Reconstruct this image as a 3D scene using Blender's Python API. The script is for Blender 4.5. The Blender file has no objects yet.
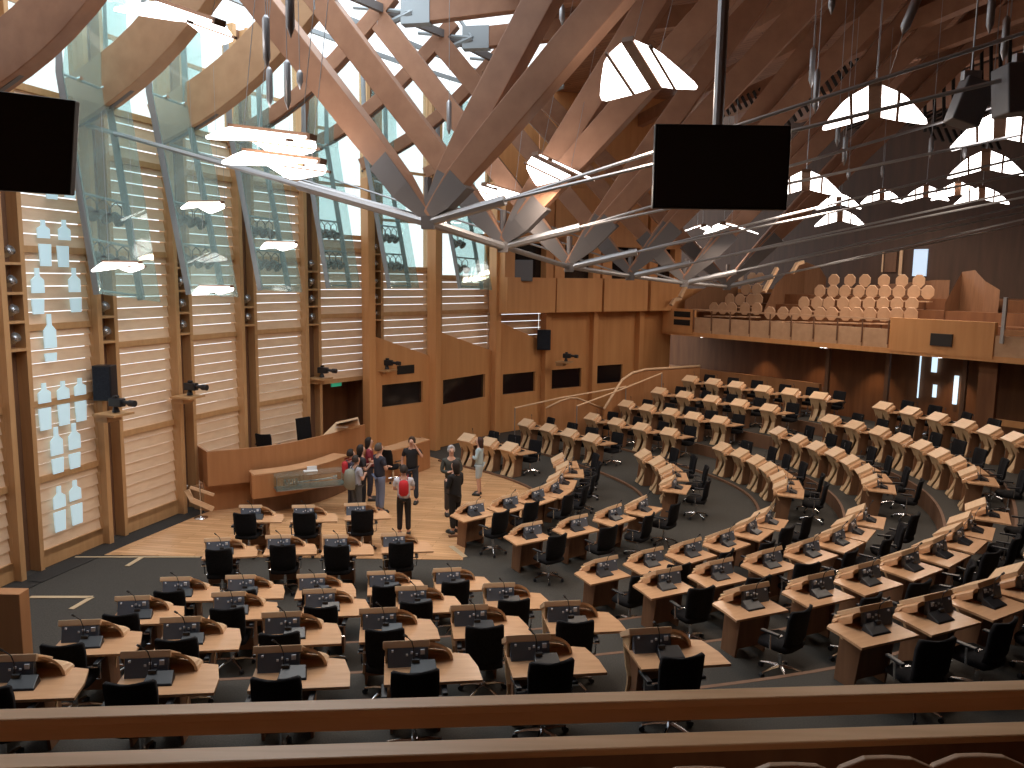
import bpy, bmesh, math, random
from mathutils import Vector, Matrix
random.seed(7)
R = math.radians
SC = bpy.context.scene
COL = SC.collection
# ------------------------------------------------------------------ survey of the photograph (camera 6 m above the chamber floor)
F, H = 800.0, 6.0
PITCH, ROLL = R(7.6), R(0.8)
FW = Vector((0, math.cos(PITCH), -math.sin(PITCH)))
_u0 = Vector((0, math.sin(PITCH), math.cos(PITCH))); _r0 = Vector((1, 0, 0))
RT = _r0*math.cos(ROLL) + _u0*math.sin(ROLL)
UP = -_r0*math.sin(ROLL) + _u0*math.cos(ROLL)
CAM = Vector((0, 0, H))
def ray(x, y): return FW + RT*((x-512)/F) + UP*((384-y)/F)
def g(x, y, z=0.0):
    d = ray(x, y); return CAM + d*((z-H)/d.z)
def aty(x, y, Y):
    d = ray(x, y); return CAM + d*(Y/d.y)
# ------------------------------------------------------------------ materials
def mat(name, col, rough=0.5, metal=0.0, emit=None, es=0.0, alpha=None, trans=0.0, spec=0.5):
    m = bpy.data.materials.new(name); m.use_nodes = True
    b = m.node_tree.nodes['Principled BSDF']
    b.inputs['Base Color'].default_value = (*col, 1); b.inputs['Roughness'].default_value = rough
    b.inputs['Metallic'].default_value = metal
    b.inputs['Specular IOR Level'].default_value = spec
    if emit: b.inputs['Emission Color'].default_value = (*emit, 1); b.inputs['Emission Strength'].default_value = es
    if trans: b.inputs['Transmission Weight'].default_value = trans
    return m
def wood(name, c1, c2, scale=(1.5, 12, 12), rough=0.4, board=None, spec=0.4):
    m = mat(name, c1, rough, spec=spec); nt = m.node_tree; N = nt.nodes; L = nt.links
    tc = N.new('ShaderNodeTexCoord'); mp = N.new('ShaderNodeMapping'); mp.inputs['Scale'].default_value = scale
    L.new(tc.outputs['Object'], mp.inputs['Vector'])
    no = N.new('ShaderNodeTexNoise'); no.inputs['Scale'].default_value = 1.0; no.inputs['Detail'].default_value = 5
    L.new(mp.outputs[0], no.inputs['Vector'])
    cr = N.new('ShaderNodeValToRGB'); cr.color_ramp.elements[0].position = .3; cr.color_ramp.elements[1].position = .7
    cr.color_ramp.elements[0].color = (*c1, 1); cr.color_ramp.elements[1].color = (*c2, 1)
    L.new(no.outputs['Fac'], cr.inputs['Fac'])
    out = cr.outputs['Color']
    if board:
        br = N.new('ShaderNodeTexBrick'); br.inputs['Scale'].default_value = 1.0
        br.inputs['Brick Width'].default_value = board[0]; br.inputs['Row Height'].default_value = board[1]
        br.inputs['Mortar Size'].default_value = board[2]; br.inputs['Color1'].default_value = (1, 1, 1, 1)
        br.inputs['Color2'].default_value = (.78, .76, .74, 1); br.inputs['Mortar'].default_value = (.45, .4, .35, 1)
        mp2 = N.new('ShaderNodeMapping'); mp2.inputs['Rotation'].default_value = board[3]
        L.new(tc.outputs['Object'], mp2.inputs['Vector']); L.new(mp2.outputs[0], br.inputs['Vector'])
        mx = N.new('ShaderNodeMix'); mx.data_type = 'RGBA'; mx.blend_type = 'MULTIPLY'; mx.inputs['Factor'].default_value = 1
        L.new(out, mx.inputs['A']); L.new(br.outputs['Color'], mx.inputs['B']); out = mx.outputs['Result']
    L.new(out, m.node_tree.nodes['Principled BSDF'].inputs['Base Color'])
    return m
def noisy(name, c1, c2, scale, rough=0.9, stripes=None):
    m = mat(name, c1, rough, spec=.2); nt = m.node_tree; N = nt.nodes; L = nt.links
    tc = N.new('ShaderNodeTexCoord'); no = N.new('ShaderNodeTexNoise'); no.inputs['Scale'].default_value = scale
    L.new(tc.outputs['Object'], no.inputs['Vector'])
    cr = N.new('ShaderNodeValToRGB'); cr.color_ramp.elements[0].position = .35; cr.color_ramp.elements[1].position = .65
    cr.color_ramp.elements[0].color = (*c1, 1); cr.color_ramp.elements[1].color = (*c2, 1)
    L.new(no.outputs['Fac'], cr.inputs['Fac']); L.new(cr.outputs[0], nt.nodes['Principled BSDF'].inputs['Base Color'])
    return m
def glass(name, tint, gloss=.12, rough=0.02, clear=.75):
    m = bpy.data.materials.new(name); m.use_nodes = True; nt = m.node_tree; N = nt.nodes; L = nt.links
    N.clear(); o = N.new('ShaderNodeOutputMaterial'); t = N.new('ShaderNodeBsdfTransparent'); t.inputs[0].default_value = (*tint, 1)
    d = N.new('ShaderNodeBsdfDiffuse'); d.inputs[0].default_value = (tint[0]*.8, tint[1]*.9, tint[2]*.9, 1)
    gl = N.new('ShaderNodeBsdfGlossy'); gl.inputs['Roughness'].default_value = rough
    m1 = N.new('ShaderNodeMixShader'); m1.inputs[0].default_value = 1-clear; L.new(t.outputs[0], m1.inputs[1]); L.new(d.outputs[0], m1.inputs[2])
    m2 = N.new('ShaderNodeMixShader'); m2.inputs[0].default_value = gloss; L.new(m1.outputs[0], m2.inputs[1]); L.new(gl.outputs[0], m2.inputs[2])
    L.new(m2.outputs[0], o.inputs[0]); return m
M = dict(
  lid=wood('oak_lid', (.74, .50, .31), (.82, .59, .39), (2, 20, 20), .33),
  desk=wood('oak_desktop', (.60, .345, .19), (.70, .42, .24), (2, 16, 16), .22),
  board=wood('oak_board', (.62, .42, .24), (.70, .49, .29), (14, 14, 1.5), .4),
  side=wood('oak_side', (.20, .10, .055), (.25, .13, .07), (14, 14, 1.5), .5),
  panel=wood('oak_panel', (.40, .185, .08), (.47, .23, .105), (6, 6, .5), .42),
  panel2=wood('oak_booth', (.60, .29, .115), (.68, .35, .15), (5, 5, .4), .45),
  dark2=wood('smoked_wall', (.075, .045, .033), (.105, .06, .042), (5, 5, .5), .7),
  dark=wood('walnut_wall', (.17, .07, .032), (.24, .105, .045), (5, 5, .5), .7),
  fin=wood('fin_wood', (.52, .30, .14), (.60, .36, .18), (10, 10, 1), .45),
  recess=wood('recess_wood', (.16, .085, .05), (.21, .11, .065), (8, 8, 1), .6),
  slat=wood('slat_wood', (.78, .57, .40), (.86, .65, .47), (3, 3, 10), .45),
  beam=wood('beam_timber', (.30, .145, .085), (.38, .195, .115), (3, 3, 3), .5),
  beam2=wood('curved_timber', (.42, .24, .13), (.5, .3, .17), (3, 3, 3), .5),
  ceil=wood('ceiling_boards', (.32, .16, .09), (.40, .205, .12), (1, 5, 5), .6, board=(3, .3, .02, (0, 0, .5))),
  slot=mat('slot_dark', (.015, .012, .01), .9),
  stage=wood('stage_floor', (.66, .38, .19), (.80, .49, .27), (1.2, 10, 3), .24, board=(1.6, .14, .004, (0, 0, .18))),
  carpet=noisy('carpet', (.055, .052, .047), (.08, .075, .068), 60),
  carpet2=noisy('carpet_band', (.035, .033, .032), (.05, .047, .045), 50),
  inlay=wood('floor_inlay', (.55, .42, .27), (.62, .48, .31), (6, 6, 6), .5),
  black=noisy('black_fabric', (.008, .008, .010), (.014, .014, .017), 40, .85),
  navy=noisy('navy_fabric', (.02, .026, .04), (.03, .038, .055), 40, .8),
  plastic=mat('black_plastic', (.016, .018, .024), .35),
  chrome=mat('chrome', (.75, .77, .8), .18, 1.0),
  steel=mat('steel', (.42, .42, .44), .42, .7),
  shoe=mat('steel_shoe', (.16, .145, .145), .6, .2),
  galv=mat('galvanised', (.34, .38, .41), .45, .4),
  screenoff=mat('screen_off', (.03, .028, .03), .35, spec=.5),
  ctrl=mat('control_face', (.15, .185, .25), .2, .1),
  button=mat('button_white', (.85, .9, 1), .35),
  white=mat('white_paper', (.8, .82, .85), .6),
  grey=mat('grey_speaker', (.16, .16, .175), .6),
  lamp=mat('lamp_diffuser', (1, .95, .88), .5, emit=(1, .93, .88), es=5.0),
  spot=mat('spot_metal', (.5, .52, .56), .25, .8),
  bottle=mat('frosted_pane', (.55, .75, .85), .3, emit=(.62, .85, .95), es=.42),
  glass=glass('reflector_glass', (.84, .96, .95), .09, .04, .84),
  clear=glass('clear_glass', (.93, .98, .97), .10, .01, .95),
  booth=mat('booth_glass', (.012, .010, .012), .12, spec=.6),
  green=mat('exit_green', (.05, .6, .35), .5, emit=(.05, .5, .3), es=.25),
  doorlit=mat('daylit_glass', (.6, .75, .85), .3, emit=(.65, .85, 1), es=1.2),
  bluelit=mat('gallery_window', (.5, .6, .7), .3, emit=(.5, .68, .9), es=.8),
  seatw=wood('seat_ply', (.50, .31, .19), (.58, .37, .23), (5, 5, 5), .45),
  rail=wood('rail_oak', (.66, .37, .18), (.78, .47, .25), (1.2, 20, 20), .4),
  skin=mat('skin', (.62, .36, .27), .55),
)
# ------------------------------------------------------------------ mesh builder
class MB:
    def __init__(s): s.v = []; s.f = []
    def add(s, vs, fs):
        n = len(s.v); s.v += [tuple(v) for v in vs]; s.f += [tuple(i+n for i in f) for f in fs]; return s
    def box(s, a, b, bev=0):
        x0, y0, z0 = a; x1, y1, z1 = b
        vs = [(x0,y0,z0),(x1,y0,z0),(x1,y1,z0),(x0,y1,z0),(x0,y0,z1),(x1,y0,z1),(x1,y1,z1),(x0,y1,z1)]
        return s.add(vs, [(3,2,1,0),(4,5,6,7),(0,1,5,4),(1,2,6,5),(2,3,7,6),(3,0,4,7)])
    def hexa(s, lo, hi):   # two quads bottom/top loops
        n = len(lo); vs = list(lo)+list(hi)
        fs = [tuple(reversed(range(n))), tuple(range(n, 2*n))]+[(i, (i+1) % n, n+(i+1) % n, n+i) for i in range(n)]
        return s.add(vs, fs)
    def prism(s, pts, z0, z1): return s.hexa([(p[0], p[1], z0) for p in pts], [(p[0], p[1], z1) for p in pts])
    def rings(s, rs, cap=True):
        n = len(rs[0]); base = len(s.v)
        for r_ in rs: s.v += [tuple(v) for v in r_]
        for k in range(len(rs)-1):
            for i in range(n):
                a = base+k*n+i; b = base+k*n+(i+1) % n; s.f.append((a, b, b+n, a+n))
        if cap:
            s.f.append(tuple(base+i for i in reversed(range(n)))); s.f.append(tuple(base+(len(rs)-1)*n+i for i in range(n)))
        return s
    def tube(s, path, r, n=6):
        path = [Vector(p) for p in path]; rs = []
        for k, p in enumerate(path):
            d = (path[min(k+1, len(path)-1)]-path[max(k-1, 0)]).normalized()
            a = d.cross(Vector((0, 0, 1)) if abs(d.z) < .95 else Vector((1, 0, 0))).normalized(); b = d.cross(a)
            rr = r[k] if isinstance(r, (list, tuple)) else r
            rs.append([p+(a*math.cos(2*math.pi*i/n)+b*math.sin(2*math.pi*i/n))*rr for i in range(n)])
        return s.rings(rs)
    def sweep(s, path, w, h, up=(0, 0, 1)):   # rectangular section, w across, h along up
        path = [Vector(p) for p in path]; up = Vector(up); rs = []
        for k, p in enumerate(path):
            d = (path[min(k+1, len(path)-1)]-path[max(k-1, 0)]).normalized()
            a = d.cross(up).normalized(); b = a.cross(d).normalized()
            ww = w[k] if isinstance(w, (list, tuple)) else w; hh = h[k] if isinstance(h, (list, tuple)) else h
            rs.append([p-a*ww/2-b*hh/2, p+a*ww/2-b*hh/2, p+a*ww/2+b*hh/2, p-a*ww/2+b*hh/2])
        return s.rings(rs)
    def lathe(s, c, prof, n=12):   # prof (r,z)
        rs = [[(c[0]+r_*math.cos(2*math.pi*i/n), c[1]+r_*math.sin(2*math.pi*i/n), c[2]+z) for i in range(n)] for r_, z in prof]
        return s.rings(rs)
    def move(s, m, start=0):
        s.v = s.v[:start]+[tuple(m @ Vector(v)) for v in s.v[start:]]; return s
    def build(s, name, material, parent=None, smooth=False, bevel=0):
        me = bpy.data.meshes.new(name); me.from_pydata(s.v, [], s.f); me.validate(); 
        bm = bmesh.new(); bm.from_mesh(me); bmesh.ops.recalc_face_normals(bm, faces=bm.faces); bm.to_mesh(me); bm.free()
        me.materials.append(material)
        if smooth: me.polygons.foreach_set('use_smooth', [True]*len(me.polygons))
        o = bpy.data.objects.new(name, me); COL.objects.link(o)
        if parent: o.parent = parent
        if bevel:
            b = o.modifiers.new('edge', 'BEVEL'); b.width = bevel; b.segments = 2; b.limit_method = 'ANGLE'
        return o
def tag(o, label=None, cat=None, group=None, kind=None):
    if label: o['label'] = label
    if cat: o['category'] = cat
    if group: o['group'] = group
    if kind: o['kind'] = kind
    return o
def thing(name, label, cat, loc=(0, 0, 0), rz=0, group=None):
    o = bpy.data.objects.new(name, None); COL.objects.link(o); o.location = loc; o.rotation_euler = (0, 0, rz); o.empty_display_size = .2
    return tag(o, label, cat, group)
def struct(o): o['kind'] = 'structure'; return o
KIDS = {}
def children(o): return [c for c in ALLKIDS.get(o.name, [])]
def copy_tree(o, parent=None):
    c = o.copy(); COL.objects.link(c); c.parent = parent
    for ch in list(o.children): copy_tree(ch, c)
    return c
ORD = 'first second third fourth fifth sixth seventh eighth ninth tenth eleventh twelfth thirteenth fourteenth fifteenth sixteenth seventeenth eighteenth nineteenth twentieth'.split()
# ------------------------------------------------------------------ world, camera, render look
w = bpy.data.worlds.new('sky'); SC.world = w; w.use_nodes = True
bg = w.node_tree.nodes['Background']; bg.inputs[0].default_value = (.90, .96, 1, 1); bg.inputs[1].default_value = 1.7
cd = bpy.data.cameras.new('camera'); co = bpy.data.objects.new('camera', cd); COL.objects.link(co)
cd.sensor_width = 36; cd.lens = F/1024*36; cd.clip_start = .05; cd.clip_end = 300
co.matrix_world = Matrix(((RT.x, UP.x, -FW.x, 0), (RT.y, UP.y, -FW.y, 0), (RT.z, UP.z, -FW.z, H), (0, 0, 0, 1)))
SC.camera = co
vs = SC.view_settings; vs.view_transform = 'Standard'; vs.look = 'None'; vs.gamma = 1; vs.exposure = 0.0; vs.use_curve_mapping = False
# ------------------------------------------------------------------ left wall with fins and louvred bays
W = [(-10.1, 12.75), (-9.67, 15.0), (-9.07, 17.25), (-8.35, 19.55), (-7.5, 21.8), (-6.3, 24.0), (-4.75, 26.0), (-2.95, 27.9), (-.75, 30.9)]
W = [Vector((a, b, 0)) for a, b in W]
def frame2(a, b):
    d = (b-a).normalized(); n = Vector((d.y, -d.x, 0)); return d, n     # n points into the chamber
fin_i = 0
TOPW = 12.4
spot_proto = None
def spotlight(p, aim, label):
    global spot_proto
    if spot_proto is None:
        t = thing('wall_spotlight', label, 'spotlight', p, 0, 'spotlights in the wall niches')
        b = MB(); b.lathe((0, 0, 0), [(.03, -.09), (.085, -.06), (.095, .0), (.085, .10), (.10, .14)], 12)
        b.move(Matrix.Rotation(R(62), 4, 'Y')); b.build('lamp_head', M['spot'], t, True)
        MB().box((-.12, -.10, -.02), (-.09, .10, .03)).box((-.12, .1, -.02), (.02, .115, .02)).box((-.12, -.115, -.02), (.02, -.1, .02)).build('bracket', M['plastic'], t)
        spot_proto = t; o = t
    else: o = copy_tree(spot_proto); o.location = p; tag(o, label)
    o.rotation_euler = (0, 0, aim); o['group'] = 'spotlights in the wall niches'; return o
spot_y = {1: (253, 283, 312, 340), 2: (308, 333), 3: (260, 283, 305, 326), 4: (300, 318), 5: (265, 283, 300, 318), 6: (248, 265, 282, 298, 314), 7: (266, 281, 298, 313), 8: (253, 267)}
WT = [None, 9.4, 9.4, 9.4, 9.2, 7.1, 6.15, 5.9]
for i in range(len(W)-1):
    a, b = W[i], W[i+1]; d, n = frame2(a, b); L = (b-a).length
    ang = math.atan2(d.y, d.x); T = Matrix.Translation(a) @ Matrix.Rotation(ang, 4, 'Z')   # local x along wall, local -y into chamber
    ztop = TOPW
    post = MB().box((-.06, -.22, 0), (.06, .18, ztop)).box((.50, -.12, 0), (.60, .18, ztop)); post.move(T)
    struct(post.build('trim_%d' % (i+1), M['fin']))
    rc = MB().box((.05, .14, 0), (.52, .18, ztop)); rc.move(T); struct(rc.build('wall_recess', M['recess']))
    z1 = [9.4, 9.4, 9.4, 9.4, 9.2, 7.1, 6.15, 5.9][i]
    z0 = 2.75 if i in (5, 6, 7) else .35
    sl = MB(); z = z0
    x0, x1 = .62, L-.07
    while z < z1-.05:
        s_ = MB().add([(x0, .0, z), (x1, .0, z), (x1, .02, z), (x0, .02, z), (x0, .045, z+.235), (x1, .045, z+.235), (x1, .065, z+.235), (x0, .065, z+.235)],
                      [(3,2,1,0),(4,5,6,7),(0,1,5,4),(1,2,6,5),(2,3,7,6),(3,0,4,7)])
        sl.add(s_.v, s_.f); z += .255
    sl.move(T); struct(sl.build('wall_left', M['slat']))
    fr = MB(); k = z0-.12
    while k < z1+.1:
        fr.box((x0-.02, -.04, k), (x1+.02, .12, k+.13)); k += 1.53 if i in (0, 1) else 2.04
    fr.box((x0-.02, -.03, z1), (x1+.02, .12, z1+.14)); fr.box((x1, -.06, 0), (x1+.07, .12, ztop)); fr.box((x0-.02, -.04, 0), (x1, .12, .35) if i != 5 else (x1, .12, .02))
    for zz in (z1+1.6, z1+3.2):
        if zz < ztop: fr.box((x0, .0, zz), (x1, .08, zz+.09))
    fr.move(T); struct(fr.build('trim_rail', M['fin']))
    gz = MB().box((x0, .05, z1+.14), (x1, .06, ztop)); gz.move(T); struct(gz.build('window_%d' % (i+1), M['clear']))
# spotlights + shelves in the niches
cnt = 0
for i, ys in spot_y.items():
    a = W[i]; d = (W[i+1]-a).normalized() if i < 8 else (W[8]-W[7]).normalized(); n = Vector((d.y, -d.x, 0))
    p = a+d*.27; sh = MB()
    for k, y in enumerate(ys):
        zz = None
        # height of that pixel row at this plan position
        dd = ray(512+F*p.x/p.y, y); zz = H+dd.z*(p.y/dd.y)
        q = p+n*.02; q.z = zz
        spotlight(q, math.atan2(n.y, n.x), 'silver spotlight, %s from the top in the %s wall niche from the brown side panel' % (ORD[k], ORD[i-1]))
        sh.v += []; m_ = MB().box((.04, -.14, zz-.22), (.52, .16, zz-.17)); m_.move(Matrix.Translation(a) @ Matrix.Rotation(math.atan2(d.y, d.x), 4, 'Z')); sh.add(m_.v, m_.f)
    struct(sh.build('trim_shelf', M['fin']))
# silhouette panes in the bay between the first fins (bay index 1)
a, b = W[1], W[2]; d, n = frame2(a, b); T = Matrix.Translation(a) @ Matrix.Rotation(math.atan2(d.y, d.x), 4, 'Z')
def on_wall(x, y, a, b):
    nn = Vector((b.y-a.y, -(b.x-a.x), 0)); dd = ray(x, y); t = (nn.dot(a))/(nn.dot(dd)) ; return CAM+dd*t
def wall_loc(x, y):
    a2 = Vector((a.x, a.y, 0)); nn = Vector((b.y-a.y, -(b.x-a.x), 0)).normalized(); dd = ray(x, y)
    t = nn.dot(a2-Vector((0, 0, 0)))/nn.dot(dd); P = CAM+dd*t; return (Vector((P.x, P.y, 0))-a2).dot((b-a).normalized()), P.z
sil = [(40, 220, 238, 1), (61, 220, 240, 1), (42, 244, 266, 0), (60, 246, 267, 0), (34, 268, 293, 1), (71, 268, 292, 1), (35, 299, 314, 0), (73, 298, 312, 0), (46, 314, 348, 1), (48, 353, 361, 0),
       (41, 383, 403, 1), (60, 381, 399, 1), (77, 378, 395, 1), (42, 408, 430, 0), (61, 404, 425, 0), (78, 401, 421, 0), (53, 427, 455, 1), (71, 423, 449, 1), (55, 458, 473, 0), (72, 453, 468, 0),
       (56, 486, 508, 1), (72, 480, 500, 1), (57, 511, 531, 0), (74, 504, 524, 0), (49, 192, 199, 0), (67, 190, 198, 0), (49, 150, 180, 1), (68, 150, 180, 1)]
for k, (x, y0, y1, bt) in enumerate(sil):
    s0, zt = wall_loc(x, y0); s1, zb = wall_loc(x, y1); s = s0; hw = .15; h = zt-zb
    if bt: pts = [(s-hw, zb), (s+hw, zb), (s+hw, zb+h*.52), (s+.05, zb+h*.68), (s+.05, zt), (s-.05, zt), (s-.05, zb+h*.68), (s-hw, zb+h*.52)]
    else: pts = [(s-hw*.85, zb), (s+hw*.85, zb), (s+hw, zt), (s-hw, zt)]
    m_ = MB().hexa([(p[0], -.075, p[1]) for p in pts], [(p[0], -.05, p[1]) for p in pts]); m_.move(T)
    struct(m_.build('window_%d' % (20+k), M['bottle']))
# ------------------------------------------------------------------ floor
fl = MB().box((-14, -3, -.3), (30, 45, -.012)); struct(fl.build('floor', M['carpet']))
# ------------------------------------------------------------------ seating rows, read off the photograph (lid centres)
LV = [0, 0, 0, .35, .8, 1.2]
NEAR = [
 [(250,505),(303,505),(355,503)],
 [(217,538),(278,535),(335,535),(393,533)],
 [(175,577),(240,575),(311,574),(381,571),(447,568)],
 [(132,596),(228,592),(319,589),(411,586),(499,583)],
 [(79,620),(180,617),(281,612),(378,608),(469,605),(562,601)],
 [(10,655),(145,651),(277,646),(406,641),(528,635),(650,628)]]
MID = [
 [(557,457),(562,465),(560,473),(553,481),(535,488),(507,495),(472,502)],
 [(642,453),(656,460),(665,468),(667,479),(641,498),(612,506),(575,516),(528,523)],
 [(721,446),(739,452),(755,459),(767,466),(777,475),(780,483),(767,510),(750,519),(724,530),(689,540),(649,549),(602,558)],
 [(777,430),(797,438),(815,445),(834,451),(849,459),(863,468),(869,478),(864,507),(851,518),(836,528),(808,539),(768,549),(717,560),(664,569)],
 [(829,418),(853,424),(878,430),(899,437),(920,444),(938,452),(955,460),(967,470),(975,503),(969,515),(957,526),(937,538),(907,550),(865,563),(816,574),(749,585)],
 [(882,405),(909,410),(936,416),(963,423),(988,429),(1012,436),(1034,445),(1052,455),(1052,545),(1020,568),(985,581),(933,594),(870,605)]]
FAR = [
 [(466,437),(487,441),(508,446)],
 [(525,422),(547,427),(568,432),(590,437)],
 [(591,416),(615,421),(640,426),(668,431)],
 [(625,403),(646,407),(669,411),(692,415),(718,419)],
 [(658,390),(683,394),(710,398),(738,402),(768,407)],
 [(689,378),(712,381),(735,384),(762,388),(789,391),(818,395)]]
def desk_parts(mir):
    s = -1 if mir else 1
    def X(m): 
        if mir: m.v = [(-x, y, z) for x, y, z in m.v]
        return m
    t = thing('chamber_desk', '', 'desk')
    # profile of the front board, y forward
    pr = [(.14, .79), (.10, .70), (.045, .59), (-.005, .49), (-.045, .41), (-.02, .31), (.03, .18), (.09, .07), (.12, 0)]
    fb = MB()
    def strip(xl, xr):
        rs = []
        for (y, z), l, r_ in zip(pr, xl, xr): rs.append([(l, y-.018, z), (r_, y-.018, z), (r_, y+.018, z), (l, y+.018, z)])
        fb.rings(rs)
    strip([-.25, -.25, -.25, -.25, -.24, -.23, -.23, -.24, -.25], [.08, .08, .05, .02, .0, -.01, -.02, -.04, -.05])
    ou = [.22, .34, .35, .35, .34, .33, .31, .29, .28] if not mir else [.34, .34, .335, .325, .31, .30, .29, .28, .28]
    strip([.08, .08, .11, .12, .12, .11, .09, .07, .06], ou)
    fb.hexa([(-.25, .10, .70), (-.25, .12, .78), (-.25, -.11, .94), (-.25, -.11, .70)], [(-.23, .10, .70), (-.23, .12, .78), (-.23, -.11, .94), (-.23, -.11, .70)])
    X(fb).build('front_board', M['board'], t)
    # shoulder curving down from the lid to the desktop
    rs = []
    for k in range(7):
        a_ = k/6*math.pi/2; x = .21+.23*math.sin(a_); z = .74+.19*math.cos(a_)
        dx, dz = math.sin(a_)*.03, math.cos(a_)*.03
        rs.append([(x, -.11, z), (x, .10, z-.14*math.cos(a_)), (x+dx, .10, z+dz-.14*math.cos(a_)), (x+dx, -.11, z+dz)])
    if mir:
        rs = [[(x, -.15, z+.03), (x, .13, z-.13), (x, .16, z-.10), (x, -.14, z+.075)] for x, z in ((.25, .86), (.31, .855), (.345, .845), (.36, .83), (.365, .79))]
    sh = MB().rings(rs)
    sh.hexa([(.21, .07, .70), (.43, .07, .70), (.42, .07, .75), (.36, .07, .77), (.21, .07, .79)], [(.21, .1, .70), (.43, .1, .70), (.42, .1, .75), (.36, .1, .77), (.21, .1, .79)])
    X(sh).build('shoulder', M['desk' if mir else 'lid'], t)
    lx_ = .26 if mir else .22
    ld = MB().hexa([(-.27, -.165, .935), (lx_, -.165, .935), (lx_, .17, .755), (-.27, .17, .755)], [(-.27, -.14, 1.005), (lx_, -.14, 1.005), (lx_, .20, .805), (-.27, .20, .805)])
    X(ld).build('lid', M['lid'], t, bevel=.008)
    dt = MB().prism([(-.26, .06), (.50, .06), (.64 if not mir else .58, .02), (.72 if not mir else .60, -.28), (.74 if not mir else .64, -.56), (-.25, -.56)], .715, .745)
    X(dt).build('desktop', M['desk'], t)
    cp = MB().hexa([(-.22, -.215, .745), (.2, -.215, .745), (.2, -.12, .745), (-.22, -.12, .745)], [(-.22, -.165, .932), (.2, -.165, .932), (.2, -.12, .932), (-.22, -.12, .932)])
    X(cp).build('control_panel', M['ctrl'], t)
    bt = MB()
    for bx, bz, r_ in ((-.02, .865, .011), (.03, .885, .012), (.08, .865, .011), (-.17, .91, .010)):
        bt.box((bx-r_, -.192, bz-r_), (bx+r_, -.17, bz+r_))
    bt.box((.12, -.190, .865), (.165, -.17, .915)); X(bt).build('button_plate', M['button'], t)
    mu = MB().hexa([(.0, -.40, .745), (.30, -.40, .745), (.28, -.21, .745), (.02, -.21, .745)], [(.01, -.39, .765), (.29, -.39, .765), (.27, -.225, .83), (.03, -.225, .83)])
    mu.box((.03, -.27, .79), (.11, -.23, .85))
    mo = X(mu).build('microphone_console', M['plastic'], t, bevel=.006)
    mc = MB().tube([(.05, -.25, .82), (.05, -.23, .95), (.03, -.24, 1.04), (-.02, -.28, 1.11)], .006, 5).tube([(-.02, -.28, 1.11), (-.045, -.30, 1.14)], .013, 6)
    X(mc).build('gooseneck', M['plastic'], mo)
    for x_ in (-.20, .30):
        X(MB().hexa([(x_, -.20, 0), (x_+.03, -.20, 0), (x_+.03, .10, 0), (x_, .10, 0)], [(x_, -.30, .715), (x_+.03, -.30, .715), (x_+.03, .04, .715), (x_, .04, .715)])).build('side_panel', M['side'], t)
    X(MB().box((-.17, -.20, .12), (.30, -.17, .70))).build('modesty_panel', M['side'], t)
    return t
def make_chair():
    t = thing('swivel_chair', '', 'chair')
    rs = []
    for z, hw, y in ((.50, .20, -.20), (.58, .225, -.235), (.72, .235, -.25), (.88, .24, -.27), (.98, .235, -.30), (1.0, .21, -.305)):
        r_ = []
        for k in range(7):
            u = -1+2*k/6; r_.append((hw*u, y+.05*u*u*1.2, z+(.015*abs(u) if z > .95 else 0)))
        for k in range(6, -1, -1):
            u = -1+2*k/6; r_.append((hw*u*.98, y-.045+.05*u*u*1.2, z+(.015*abs(u) if z > .95 else 0)))
        rs.append(r_)
    MB().rings(rs).build('backrest', M['black'], t, True)
    st = MB().rings([[(x*s_, y*s_, z) for x, y in ((-.23, -.2), (-.12, -.24), (.12, -.24), (.23, -.2), (.25, 0), (.24, .2), (.12, .26), (-.12, .26), (-.24, .2), (-.25, 0))] for s_, z in ((.9, .41), (1, .43), (1, .47), (.93, .50))])
    st.build('seat', M['black'], t, True)
    for s_ in (-1, 1):
        ar = MB().box((s_*.30-.03, -.14, .66), (s_*.30+.03, .12, .69)).build('armrest', M['plastic'], t, bevel=.01)
        MB().tube([(s_*.22, -.02, .44), (s_*.30, -.02, .45), (s_*.31, -.02, .66)], .014, 6).box((s_*.27-.06, -.15, .645), (s_*.27+.06, -.12, .66)).build('arm_support', M['chrome'], ar)
    MB().tube([(0, 0, .08), (0, 0, .3)], .03, 8).tube([(0, 0, .28), (0, 0, .42)], .018, 8).build('gas_column', M['chrome'], t)
    b = MB()
    for k in range(5):
        a_ = k*2*math.pi/5+.3; b.tube([(0, 0, .12), (math.cos(a_)*.16, math.sin(a_)*.16, .105), (math.cos(a_)*.29, math.sin(a_)*.29, .07)], [.028, .02, .013], 6)
    b.build('star_base', M['chrome'], t)
    for k in range(5):
        a_ = k*2*math.pi/5+.3; c = Vector((math.cos(a_)*.29, math.sin(a_)*.29, .032)); q = Vector((-math.sin(a_), math.cos(a_), 0))
        MB().tube([c-q*.025, c+q*.025], .032, 8).build('caster', M['plastic'], t)
    return t
DL = desk_parts(False); DR = desk_parts(True); CH = make_chair()
used = {'L': False, 'R': False, 'C': False}
def put(proto, key, loc, rz):
    if not used[key]: used[key] = True; o = proto
    else: o = copy_tree(proto)
    o.location = loc; o.rotation_euler = (0, 0, rz); return o
rows_world = []
def yapex(r_): return sorted(MID[r_], key=lambda p: -p[0])[0][1]+4
blockname = {'near': 'railing-side block', 'mid': 'curved middle block', 'far': 'far booth-side block'}
rowname = ['front', 'second', 'third', 'fourth', 'fifth', 'back']
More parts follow.
